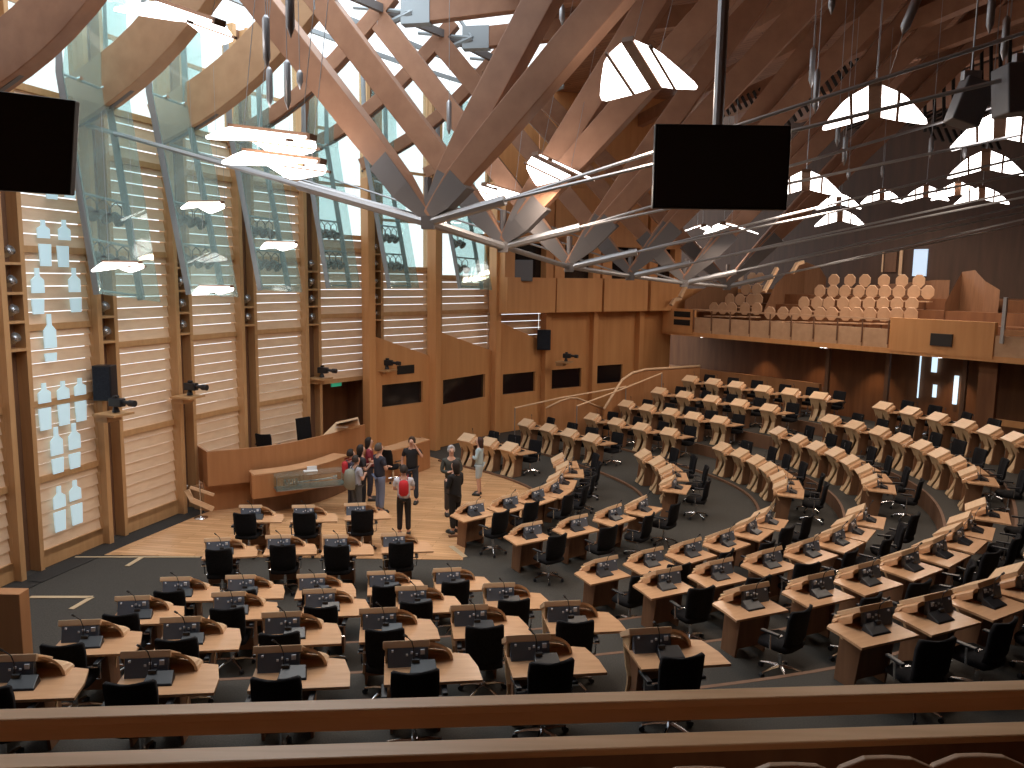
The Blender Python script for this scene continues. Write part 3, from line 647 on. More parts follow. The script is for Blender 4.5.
# gallery seats
def gseat():
    t = thing('gallery_chair', '', 'seat')
    pts = [(.25*math.cos(a_), .27*math.sin(a_)) for a_ in [R(22.5+45*k) for k in range(8)]]
    MB().hexa([(x, -.03, .78+z) for x, z in pts], [(x, .02, .80+z) for x, z in pts]).build('backrest', M['seatw'], t, bevel=.012)
    MB().prism([(-.22, -.42), (.22, -.42), (.2, -.02), (-.2, -.02)], .43, .47).build('seat', M['seatw'], t)
    MB().tube([(0, -.2, 0), (0, -.2, .44)], [.05, .03], 6).build('pedestal', M['recess'], t)
    return t
GS = gseat(); first = True
rowsG = [([834, 850, 865, 884, 902, 919], 280, 34.2, 'top'), ([820, 833, 845, 859, 872, 885, 899, 914, 928], 291, 33.2, 'third'), ([804, 817, 829, 843, 855, 869, 883, 897, 912], 303, 32.2, 'second'),
         ([770, 783, 795, 806, 820, 832, 846, 857, 870, 884, 897, 911], 313.5, 31.2, 'lowest'),
         ([739, 752, 760], 279, 36.6, 'top'), ([746, 757], 290, 35.8, 'third'), ([730, 740, 751, 758], 300.5, 35.0, 'second'), ([714, 723, 732, 745, 757], 309.5, 34.4, 'lowest')]
for ri, (xs, y, off_, rn) in enumerate(rowsG):
    off = {280: 4.6, 291: 3.6, 303: 2.6, 313.5: 1.6, 279: 4.2, 290: 3.3, 300.5: 2.4, 309.5: 1.5}[y]
    A0 = G0+gn*off; A1 = G1+gn*off
    for k, x in enumerate(xs):
        p = plane_pt(x, y+ (x-840)*.012, A0, A1)
        o = GS if first else copy_tree(GS); first = False
        o.location = (p.x, p.y, p.z-.80); o.rotation_euler = (0, 0, math.atan2(gd.y, gd.x)+.1)
        tag(o, 'round-backed timber seat, %s in the %s row, %s group of the far gallery' % (ORD[k], rn, 'long' if ri < 4 else 'short'), 'seat', 'seats in the far public gallery')
# ------------------------------------------------------------------ roof
NODE = [(428, 222, 14.1), (503, 246.5, 17), (569, 267, 20), (630, 276, 22.5), (684, 283, 25), (727, 286.5, 27.5)]
NODE = [aty(*n_) for n_ in NODE]
TOPL = [(238, -28, 15.7), (322, 2, 18.2), (384, 26, 21.3), (446, 50, 23.5), (496, 74, 25.3), (540, 96, 27.5)]
TOPL = [aty(*n_) for n_ in TOPL]
TOPR = [((548, -10, 13.9), (618, -10, 12.9)), ((655, 0, 16), (722, 0, 15.3)), ((757, 0, 18.5), (812, 0, 17.8)), ((848, 0, 21), (890, 0, 20.4)), ((922, 0, 23), (958, 0, 22.4)), ((990, 0, 25), (1022, 0, 24.4))]
TIE = [((1024, 33, 10.6), (1024, 75, 10.4)), ((1024, 98, 14.8), (1024, 134, 14.6)), ((1024, 157, 17.6), (1024, 173, 17.5)), ((1024, 190, 20.1), (1024, 197, 20)), ((1024, 205, 22.6), (1024, 212, 22.5)), ((1024, 219, 25.1), (1024, 224, 25))]
JX = [498, 562, 620, 682, 735, 775]
def strut(p0, p1, w_, h_, up, ext=1.0):
    p1 = p0+(p1-p0)*ext; path = [p0.lerp(p1, t) for t in (0, .12, .3, 1)]
    return MB().sweep(path, [w_*.35, w_*.7, w_*.85, w_], [h_*.3, h_*.7, h_*.85, h_], up)
for i in range(6):
    nd = NODE[i]; wl = W[i+2]; 
    t = thing('roof_truss', 'timber and steel roof truss, %s of six counted from the railing' % ORD[i], 'roof truss', (0, 0, 0), 0, 'roof trusses over the chamber')
    td = (Vector((nd.x, nd.y, 0))-wl).normalized(); tn = Vector((-td.y, td.x, 0))
    # left leg
    tl = TOPL[i]
    mL = strut(nd+Vector((0, 0, .12)), tl, .36, .54, tn.cross(tl-nd), 1.04); mL.build('strut', M['beam'], t, bevel=.015)
    sp = nd+(tl-nd)*.23
    MB().sweep([nd+Vector((0, 0, .08)), nd.lerp(tl, .12), sp], [.12, .28, .30], [.16, .38, .42], tn.cross(tl-nd)).build('steel_shoe', M['shoe'], t)
    for pr in TOPR[i]:
        tr = aty(*pr); upv = (tr-nd).cross(tn)
        strut(nd+Vector((0, 0, .12)), tr, .40, .56, upv, 1.35).build('strut', M['beam'], t, bevel=.015)
        MB().sweep([nd+Vector((0, 0, .08)), nd.lerp(tr, .10), nd.lerp(tr, .2)], [.12, .28, .325], [.14, .36, .44], upv).build('steel_shoe', M['shoe'], t)
    # node post and hub
    MB().tube([nd+Vector((0, 0, -.1)), nd+Vector((0, 0, .75))], .07, 8).box((nd.x-.11, nd.y-.11, nd.z-.12), (nd.x+.11, nd.y+.11, nd.z+.10)).build('node_joint', M['shoe'], t)
    # ties
    wz = Vector((wl.x+.2, wl.y, 9.0)); d0 = (Vector((nd.x, nd.y, 0))-wl).normalized(); side = Vector((-d0.y, d0.x, 0))*.09
    r_ = .045 if i == 0 else .03
    for s_ in (-1, 1):
        MB().tube([wz+side*s_, nd+side*s_*.6], r_, 6).build('tie_rod', M['steel'], t)
    if i == 0: MB().tube([wz.lerp(nd, .66), nd], .09, 8).build('tie_sleeve', M['steel'], t)
    e0, e1 = aty(*TIE[i][0]), aty(*TIE[i][1]); mid_ = (e0+e1)/2; f_ = (JX[i]-NODE[i].x*0)/1
    # junction where the single tie becomes two rods
    a_ = nd; k_ = .2
    jn = nd+(mid_-nd)*.17
    MB().tube([nd, jn], .085, 8).build('tie_sleeve', M['steel'], t)
    for e_ in (e0, e1): MB().tube([jn, jn+(e_-jn)*1.5], .029, 6).build('tie_rod', M['steel'], t)
    if i < 5:
        MB().tube([nd, NODE[i+1]], .06 if i else .085, 8).build('chord_tube', M['steel'], t)
    # top connector
    MB().box((tl.x-.15, tl.y-.15, tl.z-.2), (tl.x+.15, tl.y+.15, tl.z+.12)).build('ridge_joint', M['galv'], t)
    if i > 0:
        c_ = tl+Vector((.75, -.3, .25)); MB().tube([tl, c_], .08, 6).tube([tl+Vector((-.8, .2, .5)), c_], .05, 6).tube([tl+Vector((.2, .1, 1.1)), c_], .05, 6).build('steel_bracing', M['galv'], t)
        if i not in (2, 3): continue
        e_ = tl+td*10+Vector((0, 0, .9)); s0 = tl+td*1.0+Vector((0, 0, .28))
        MB().sweep([s0, e_], .3, .55).build('top_chord', M['beam'], t, bevel=.015)
        MB().sweep([s0-td*.5, s0+td*.25], .34, .6).build('chord_sleeve', M['galv'], t)
def curved(i, wl, tl, parent):
    a_ = Vector((wl.x-.1, wl.y, 8.9)); b_ = tl+(tl-Vector((wl.x, wl.y, 9.0))).normalized()*.3; b_.z = max(b_.z, 12.0)
    P = []
    for k in range(10):
        s = k/9; p = a_.lerp(b_, s); p.z -= math.sin(math.pi*s)*.45; P.append(p+Vector((0, 0, .55)))
    o = MB().sweep(P, .34, .95 if i < 3 else .36).build('curved_beam', M['beam2'] if i in (1, 2) else M['beam'], parent, bevel=.015)
    MB().sweep([p-Vector((0, 0, .5 if i < 3 else .2)) for p in P], .10, .06).build('steel_strip', M['shoe'], o)
    return o
curved(-1, W[0], aty(15, -60, 12.4), None); o = bpy.data.objects['curved_beam']; tag(o, 'dark curved roof beam in the upper corner above the wall screen', 'roof beam')
o = curved(0, W[1], aty(150, -45, 13.9), None); tag(o, 'wide dark curved roof beam springing behind the wall screen', 'roof beam')
for i in range(6):
    o = curved(i+1, W[i+2], TOPL[i], None); tag(o, 'curved glulam roof beam at the window wall, %s after the dark wide one' % ORD[i], 'roof beam', 'curved beams on the window wall')
# roof glazing bars over the window side
for i in range(5):
    a_, b_ = TOPL[i]+Vector((0, 0, .4)), TOPL[i+1]+Vector((0, 0, .4))
    struct(MB().sweep([a_, b_], .12, .2).build('trim_purlin', M['shoe']))
    for s in (.35, .7):
        p = Vector((W[i+2].x, W[i+2].y, TOPW)).lerp(a_, s); q = Vector((W[i+3].x, W[i+3].y, TOPW)).lerp(b_, s)
        struct(MB().sweep([p, q], .08, .12).build('trim_purlin', M['galv']))
# main ceiling
def cz(X, Y): return 13.2+.10*max(0, X)
cpts = [Vector((-1.0, -3, 12.9)), Vector((-1.0, 14, 12.9)), Vector((-.8, 17.5, 13)), Vector((-.2, 21, 13.1)), Vector((.8, 25, 13.2)), Vector((1.6, 29, 13.3)), Vector((1.6, 42, 13.4))]
outp = [Vector((30, -3, 15.5)), Vector((30, 14, 15.5)), Vector((30, 17.5, 15.6)), Vector((30, 21, 15.7)), Vector((30, 25, 15.8)), Vector((30, 29, 15.9)), Vector((30, 42, 16))]
ce = MB(); ce.rings([[p, q, q+Vector((0, 0, .2)), p+Vector((0, 0, .2))] for p, q in zip(cpts, outp)]); struct(ce.build('ceiling', M['ceil']))
ce = MB().box((-12, -3.2, 12.9), (-1.0, 8, 13.1)); struct(ce.build('ceiling', M['ceil']))
# slatted strips under the ceiling
for k in range(3):
    m_ = MB(); a0 = Vector((12+k*2.2, 34-k*1.5, 11.9)); dd_ = Vector((.55, -.83, 0))
    for j in range(44): p = a0+dd_*(j*.45); m_.sweep([p, p+Vector((1.1, .75, .5))], .12, .04)
    struct(m_.build('ceiling_slats', M['slot']))
# rafters under the ceiling running with the right legs
for k in range(9):
    p = Vector((2.5+k*2.4, 38-k*.6, 12.6+.2*k*.5)); q = p+Vector((6.5, -26, .4)); struct(MB().sweep([p, q], .3, .5).build('ceiling_rafter', M['beam']))
# shell behind and beside the camera
struct(MB().box((-14, -3.2, 0), (30, -3, 16)).build('wall_rear', M['dark']))
struct(MB().box((29.8, -3, 0), (30, 45, 16)).build('wall_right', M['dark']))
struct(MB().box((-14, -3, 0), (-13.8, 12.6, 13)).build('wall_left_rear', M['dark']))
# ------------------------------------------------------------------ hanging luminaires
def luminaire():
    t = thing('hanging_luminaire', '', 'light')
    for s_ in (-1, 1):
        def P(x, y): return (s_*x, y, -.36*x)
        bars = [(.05, .30, .62, .56), (.34, .80, .54, .28)] if True else []
        m_ = MB().hexa([P(.11, -.60), P(.36, -.50), P(.36, .57), P(.11, .60)], [(a_[0], a_[1], a_[2]+.03) for a_ in (P(.11, -.60), P(.36, -.50), P(.36, .57), P(.11, .60))])
        pts = [P(.41, -.47), P(.52, -.36), P(.70, -.05), P(.86, .26), P(.88, .38), P(.82, .45), P(.41, .56)]
        m_.hexa(pts, [(a_[0], a_[1], a_[2]+.03) for a_ in pts]); m_.build('diffuser', M['lamp'], t)
    MB().box((-.10, -.64, -.05), (.10, .64, .04)).box((.36, -.56, -.15), (.41, .56, -.11)).box((-.41, -.56, -.15), (-.36, .56, -.11)).build('housing', M['recess'], t)
    for y in (-.45, .45): MB().tube([(0, y, .05), (0, y, 4.5)], .006, 4).build('cable', M['steel'], t)
    return t
LU = luminaire(); first = True
LUM = [(643, 66, 12.2, -35, -24, 'large bright leaf-shaped hanging lamp above the big black screen'), (556, 166, 15.8, -50, -14, 'leaf-shaped hanging lamp in front of the first steel tie'), (502, 191, 19.5, -50, -8, 'small leaf-shaped hanging lamp just above the second roof node'),
 (875, 103, 13.2, 0, -4, 'leaf-shaped hanging lamp crossed by two steel rods'), (1000, 127, 14.6, 10, 0, 'leaf-shaped hanging lamp behind the grey loudspeaker'), (986, 162, 19, 14, 0, 'leaf-shaped hanging lamp below the grey loudspeaker'),
 (806, 182, 18.5, 10, 0, 'leaf-shaped hanging lamp at the edge of the big black screen'), (840, 217, 27, -12, 0, 'lower of two stacked small hanging lamps beside the big screen'), (839, 201, 30, 0, 0, 'upper of two stacked small hanging lamps beside the big screen'),
 (882, 196, 33, 0, 0, 'small distant hanging lamp, first of the row over the far gallery'), (926, 193, 30, 6, 0, 'small distant hanging lamp, second of the row over the far gallery'), (958, 190, 27, 12, 0, 'small distant hanging lamp, third of the row over the far gallery'), (982, 195, 26, 14, 0, 'small distant hanging lamp, fourth of the row over the far gallery'),
 (700, 228, 28, 0, 0, 'small hanging lamp seen under the big black screen'), (728, 226, 23, -30, 0, 'bright hanging lamp seen just below the big black screen'),
 (272, 134, 13, 74, 8, 'upper of two bright hanging lamps over the glass panels'), (284, 158, 13.6, 74, 8, 'lower of two bright hanging lamps over the glass panels'), (190, 14, 10.6, 62, 20, 'wide perforated hanging lamp at the top above the curved beams'),
 (122, 264, 15.5, 80, 0, 'small lamp reflection modelled as a perforated lamp before the first glass panel'), (206, 204, 17.5, 80, 0, 'upper small lamp reflection modelled as a perforated lamp before the second glass panel'), (216, 288, 18.2, 80, 0, 'lower small lamp reflection modelled as a perforated lamp before the second glass panel'), (281, 244, 19.6, 80, 0, 'small lamp reflection modelled as a perforated lamp before the third glass panel')]  # last four are lamp reflections in the glass, built as small glowing lamps
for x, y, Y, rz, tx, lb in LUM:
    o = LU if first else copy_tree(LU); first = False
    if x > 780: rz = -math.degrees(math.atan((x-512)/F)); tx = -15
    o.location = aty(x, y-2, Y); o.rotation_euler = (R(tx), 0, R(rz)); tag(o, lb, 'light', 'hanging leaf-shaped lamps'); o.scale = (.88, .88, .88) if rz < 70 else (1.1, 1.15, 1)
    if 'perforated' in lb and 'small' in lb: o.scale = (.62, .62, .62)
# ------------------------------------------------------------------ hanging silver tubes
TB = [(267, 15, 68, 11), (270, 67, 108, 12.5), (288, 60, 110, 12), (300, 70, 90, 13), (291, -12, 38, 10), (811, 47, 88, 14), (815, 69, 114, 13), (837, 125, 147, 17), (844, 135, 166, 16), (848, 168, 180, 20), (930, 136, 159, 18), (964, 147, 160, 20), (882, 165, 178, 22), (831, -8, 15, 12), (989, -8, 34, 11), (1003, 16, 61, 12), (449, 100, 135, 17), (562, 5, 26, 15)]
tb0 = None
for k, (x, y0, y1, Y) in enumerate(TB):
    p0, p1 = aty(x, y0, Y), aty(x, y1, Y); hgt = p0.z-p1.z
    t = thing('hanging_tube', 'slim silver pointed tube hung on a wire from the roof, %s from the window wall' % ORD[sorted(TB).index((x, y0, y1, Y))], 'hanging tube', (p1.x, p1.y, p1.z), 0, 'silver tubes hung from the roof')
    MB().lathe((0, 0, 0), [(.003, 0), (.05, .12), (.05, hgt-.05), (.02, hgt)], 8).build('tube_body', M['steel'], t, True)
    MB().tube([(0, 0, hgt), (0, 0, hgt+3.5)], .006, 4).build('wire', M['steel'], t)
t = thing('hanging_tube', 'slim silver tube hanging tilted above the lamp crossed by two rods', 'hanging tube', (0, 0, 0), 0, 'silver tubes hung from the roof')
MB().tube([aty(925, -20, 12), aty(905, 27, 12), aty(902, 36, 12)], [.07, .07, .01], 8).build('tube_body', M['steel'], t, True); MB().tube([aty(902, 36, 12), aty(888, 80, 12.6)], .006, 4).build('wire', M['steel'], t)
# ------------------------------------------------------------------ screens
t = thing('hanging_screen', 'large black flat screen hanging on a steel pole below the roof', 'screen')
a_, b_ = aty(652, 208.5, 9.0), aty(791, 126, 9.0)
MB().box((a_.x, 8.97, a_.z), (b_.x, 9.07, b_.z)).build('casing', M['plastic'], t, bevel=.01)
MB().box((a_.x+.03, 8.955, a_.z+.03), (b_.x-.03, 8.968, b_.z-.03)).build('display', M['screenoff'], t)
pp = aty(719, 126, 9.15); MB().tube([(pp.x, 9.2, a_.z+.3), (pp.x, 9.2, 13)], .06, 10).box((pp.x-.25, 9.07, pp.z-.6), (pp.x+.25, 9.2, pp.z-.2)).build('pole', M['steel'], t)
t = thing('wall_screen', 'black flat screen hanging in the upper corner in front of the window wall', 'screen')
a_, b_ = aty(-60, 191, 7.0), aty(59, 95, 7.0); c_ = aty(73, 192, 7.25)
MB().hexa([(a_.x, 6.4, a_.z), (c_.x, 7.2, a_.z), (c_.x, 7.28, a_.z), (a_.x, 6.48, a_.z)], [(a_.x, 6.4, b_.z), (b_.x+.03, 7.2, b_.z), (b_.x+.03, 7.28, b_.z), (a_.x, 6.48, b_.z)]).build('casing', M['screenoff'], t, bevel=.01)
MB().tube([(a_.x+.4, 6.8, b_.z-.2), (a_.x+.4, 6.8, 13)], .05, 8).build('pole', M['chrome'], t)
# ------------------------------------------------------------------ glass reflector panels with lamp bars
GLS = [((62, 72), (99, 294), 16.0, (160, 302), 17.3, (118, 12), (66, 20)), ((152, 92), (191, 294), 18.1, (238, 297), 19.6, (206, 66), (160, 30)), ((232, 128), (262, 290), 20.3, (302, 292), 21.7, (268, 82), (235, 60)),
       ((306, 140), (330, 288), 22.6, (360, 288), 23.9, (338, 120), (306, 90)), ((367, 152), (391, 288), 24.5, (419, 288), 25.8, (399, 150), (368, 118)), ((440, 165), (461, 288), 26.3, (492, 290), 27.5, (462, 160), (440, 140))]
stl = None
def stage_light():
    t = thing('stage_lamp', '', 'stage lamp')
    MB().lathe((0, 0, 0), [(.05, -.14), (.10, -.10), (.11, .08), (.13, .12)], 10).move(Matrix.Translation((0, 0, -.32)) @ Matrix.Rotation(R(125), 4, 'Y')).build('lamp_head', M['plastic'], t, True)
    MB().tube([(0, -.13, -.3), (0, -.13, -.1), (0, 0, 0), (0, .13, -.1), (0, .13, -.3)], .014, 5).build('yoke', M['plastic'], t)
    return t
SL = stage_light(); first = True
for i, (tl, bl_, Y0, br, Y1, ur, ul) in enumerate(GLS):
    t = thing('glass_reflector', 'hanging greenish glass panel in a slanted steel frame, %s from the wall screen' % ORD[i], 'glass panel', (0, 0, 0), 0, 'glass panels hung before the window wall')
    BL, BR = aty(*bl_, Y0), aty(*br, Y1); TL = aty(*tl, Y0)
    TR = Vector((BR.x+(TL.x-BL.x), BR.y+(TL.y-BL.y), TL.z))
    nn = (BR-BL).cross(TL-BL).normalized()*.012
    MB().hexa([BL, BR, TR, TL], [p+nn for p in (BL, BR, TR, TL)]).build('glass_pane', M['glass'], t)
    h2 = (TL-BL).normalized()*2.2+Vector((.35, -.1, 0)); UL, UR = TL+h2+(TR-TL)*.25, TR+h2*1.0
    MB().hexa([TL, TR, UR, UL], [p+nn for p in (TL, TR, UR, UL)]).build('glass_pane', M['glass'], t)
    e = (BR-BL)
    for s0_, s1_ in ((0.02, 0.0), (.72, .70)):
        MB().sweep([BL+e*s0_-nn*6, TL+e*s1_-nn*6, TL+e*s1_+h2*1.1-nn*6], .09, .13).build('frame_rail', M['galv'], t)
    for z_ in (.02, .26, .47, 1.0):
        p_ = BL.lerp(TL, z_)-nn*6; MB().tube([p_, p_+e*.72], .028, 6).build('cross_bar', M['galv'], t)
    for k_ in (0, 1):
        for s in (.25, .6): MB().tube([TL+e*s-nn*4, TL+e*s+nn*5], .04, 8).build('clamp', M['chrome'], t)
        break
    bay = {0: 3, 1: 3, 2: 3, 3: 3, 4: 3, 5: 2}[i]
    for bi, z_ in enumerate((.47, .26)):
        for k in range(bay if i < 5 else 2):
            p = BL.lerp(TL, z_)-nn*6+e*(.17+.2*k); p = p-nn*3
            o = SL if first else copy_tree(SL); first = False; o.location = p-Vector((0, 0, .02)); o.rotation_euler = (0, 0, math.atan2(e.y, e.x)-math.pi/2)
            tag(o, 'dark stage lamp, %s on the %s bar of the %s hanging glass panel' % (ORD[k], ('upper', 'lower')[bi], ORD[i]), 'stage lamp', 'stage lamps on the glass panel bars')
# ------------------------------------------------------------------ wall cameras and loudspeakers
def tv_camera(x, y, Y, rz, lb):
    p = aty(x, y+7, Y); t = thing('robotic_camera', lb, 'camera', p, rz, 'remote cameras on wall shelves')
    MB().box((-.12, -.08, .12), (.20, .08, .30)).box((-.03, -.05, .3), (.07, .05, .36)).build('camera_body', M['plastic'], t, bevel=.02)
    MB().tube([(.2, 0, .22), (.38, 0, .21)], .045, 10).tube([(.36, 0, .21), (.5, 0, .205)], .07, 10).build('lens', M['plastic'], t)
    MB().tube([(0, 0, 0), (0, 0, .13)], [.08, .04], 8).build('mount', M['plastic'], t)
    sh = MB().box((-.35, -.28, -.07), (.22, .28, -.02)).box((-.35, -.2, -.2), (-.05, .2, -.07)).build('wall_shelf', M['fin']); sh.location = p; sh.rotation_euler = (0, 0, rz); tag(sh, 'timber wall shelf carrying the ' + lb.replace('black remote ', ''), 'shelf')
tv_camera(116, 405, 16.6, -.3, 'black remote camera beside the first wall loudspeaker'); tv_camera(190, 388, 19.2, -.3, 'black remote camera above the end of the raised bench')
tv_camera(322, 370, 24.2, -.3, 'black remote camera above the dark doorway'); tv_camera(387, 362, 26.0, -.4, 'black remote camera on the booth nearest the doorway'.replace('nearest', 'beside')); tv_camera(566, 354, 31.6, -.4, 'black remote camera under the upper balcony')
def speaker(x0, y0, x1, y1, Y, lb, m='plastic'):
    a_, b_ = aty(x0, y1, Y), aty(x1, y0, Y); t = thing('wall_loudspeaker', lb, 'loudspeaker')
    MB().box((a_.x, Y, a_.z), (b_.x, Y+.3, b_.z)).build('cabinet', M[m], t, bevel=.02); MB().box((a_.x+.03, Y-.012, a_.z+.03), (b_.x-.03, Y, b_.z-.03)).build('grille', M['navy' if m == 'plastic' else m], t)
    MB().box(((a_.x+b_.x)/2-.05, Y+.3, (a_.z+b_.z)/2-.1), ((a_.x+b_.x)/2+.05, Y+.5, (a_.z+b_.z)/2+.1)).build('bracket', M['steel'], t)
speaker(93, 366, 110, 401, 16.9, 'tall black loudspeaker beside the first wall camera'); speaker(363, 340, 378, 362, 26.0, 'black loudspeaker on the shelf above the first booth')
speaker(537, 330, 551, 350, 31.6, 'black loudspeaker under the upper balcony'); speaker(506, 260, 533, 281, 30.2, 'wide grey louvred loudspeaker at the top of the booth wall', 'grey')
def pa(x0, y0, x1, y1, Y, rx, rz, lb):
    c = aty((x0+x1)/2, (y0+y1)/2, Y); hw = (x1-x0)/2*Y/F; hh = (y1-y0)/2*Y/F
    t = thing('hanging_loudspeaker', lb, 'loudspeaker', c, 0); 
    b = MB().hexa([(-hw, -hw*.7, -hh), (hw, -hw*.7, -hh), (hw*.8, hw, -hh), (-hw*.8, hw, -hh)], [(-hw, -hw*.7, hh), (hw, -hw*.7, hh), (hw*.8, hw, hh), (-hw*.8, hw, hh)]).build('cabinet', M['grey'], t, bevel=.02)
    b.rotation_euler = (R(rx), R(rz), 0); MB().box((-.12, -.05, hh), (.12, .05, hh+.12)).tube([(0, 0, hh+.1), (0, 0, hh+1.2)], .012, 5).build('hanger', M['steel'], t)
pa(955, 82, 983, 124, 11.5, 0, 18, 'grey wedge-shaped loudspeaker hung from a roof rod'); pa(1000, 66, 1042, 112, 10.5, 0, -6, 'larger grey loudspeaker hung beside the wedge-shaped one')
# ------------------------------------------------------------------ near railing and seats
def rail(pL, pR, z, th, dp, lb, face=None):
    a_ = g(*pL, z); b_ = g(*pR, z); d = (b_-a_).normalized(); n = Vector((-d.y, d.x, 0)); a_ -= d*1.5; b_ += d*2.5
    t = thing('gallery_rail', lb, 'rail')
    MB().hexa([a_-Vector((0, 0, th)), b_-Vector((0, 0, th)), b_+n*dp-Vector((0, 0, th)), a_+n*dp-Vector((0, 0, th))], [a_, b_, b_+n*dp, a_+n*dp]).build('rail_bar', M['rail'], t, bevel=.006)
    return t, a_, b_, n, d
t, a_, b_, n, d = rail((0, 720), (1024, 690), 4.5, .03, .075, 'upper oak rail in front of the camera, over the near desks')
MB().hexa([a_-Vector((0, 0, .078)), b_-Vector((0, 0, .078)), b_+n*.04-Vector((0, 0, .078)), a_+n*.04-Vector((0, 0, .078))], [a_-Vector((0, 0, .03))+n*.012, b_-Vector((0, 0, .03))+n*.012, b_+n*.04-Vector((0, 0, .03)), a_+n*.04-Vector((0, 0, .03))]).build('lower_bar', M['rail'], t)
t, a_, b_, n, d = rail((0, 769), (1024, 735), 4.55, .025, .08, 'lower oak ledge closing the balcony front')
MB().hexa([a_-Vector((0, 0, .9)), b_-Vector((0, 0, .9)), b_+n*.04-Vector((0, 0, .9)), a_+n*.04-Vector((0, 0, .9))], [a_-Vector((0, 0, .025))+n*.01, b_-Vector((0, 0, .025))+n*.01, b_+n*.04-Vector((0, 0, .025)), a_+n*.04-Vector((0, 0, .025))]).build('front_panel', M['side'], t)
for k, (x, y) in enumerate(((590, 767), (700, 765), (792, 761), (886, 754), (978, 752))):
    p = g(x, y, 4.80); t = thing('gallery_chair', 'pale shell seat back under the oak ledge, %s from the left'.replace('from the left', 'along') % ORD[k], 'seat', (p.x, p.y, 0), 0, 'seat backs in the near gallery')
    pts = [(-.13, 4.4), (-.14, 4.74), (-.12, 4.77), (-.06, 4.797), (.0, 4.80), (.06, 4.797), (.12, 4.77), (.14, 4.74), (.13, 4.4)]
    MB().hexa([(x_, -.02, z_) for x_, z_ in pts], [(x_, .0, z_) for x_, z_ in pts]).build('backrest', M['seatw'], t, bevel=.004)
    MB().box((-.15, -.36, 4.34), (.15, -.0, 4.38)).build('seat', M['seatw'], t); MB().box((-.03, -.2, 3.9), (.03, -.14, 4.34)).build('pedestal', M['steel'], t)
struct(MB().box((-14, -3, 3.75), (30, 2.3, 3.9)).build('floor_balcony', M['dark']))
# ------------------------------------------------------------------ people
def skinmesh(name, verts, edges, radii, m, parent, sub=1):
    me = bpy.data.meshes.new(name); me.from_pydata([tuple(v) for v in verts], edges, []); o = bpy.data.objects.new(name, me); COL.objects.link(o)
    s = o.modifiers.new('skin', 'SKIN'); 
    if not me.skin_vertices: 
        pass
    sv = me.skin_vertices[0].data if me.skin_vertices else None
    if sv is None: raise RuntimeError('no skin layer')
    for k, r_ in enumerate(radii): sv[k].radius = r_ if isinstance(r_, tuple) else (r_, r_); sv[k].use_root = (k == 0)
    s.use_smooth_shade = True; o.modifiers.new('sub', 'SUBSURF').levels = sub; o.modifiers['sub'].render_levels = sub
    dg = bpy.context.evaluated_depsgraph_get(); dg.update(); nm = bpy.data.meshes.new_from_object(o.evaluated_get(dg)); o.modifiers.clear(); o.data = nm
    nm.materials.clear(); nm.materials.append(m); o.parent = parent; return o
def fmat(c, r_=.8): return mat('cloth', c, r_)
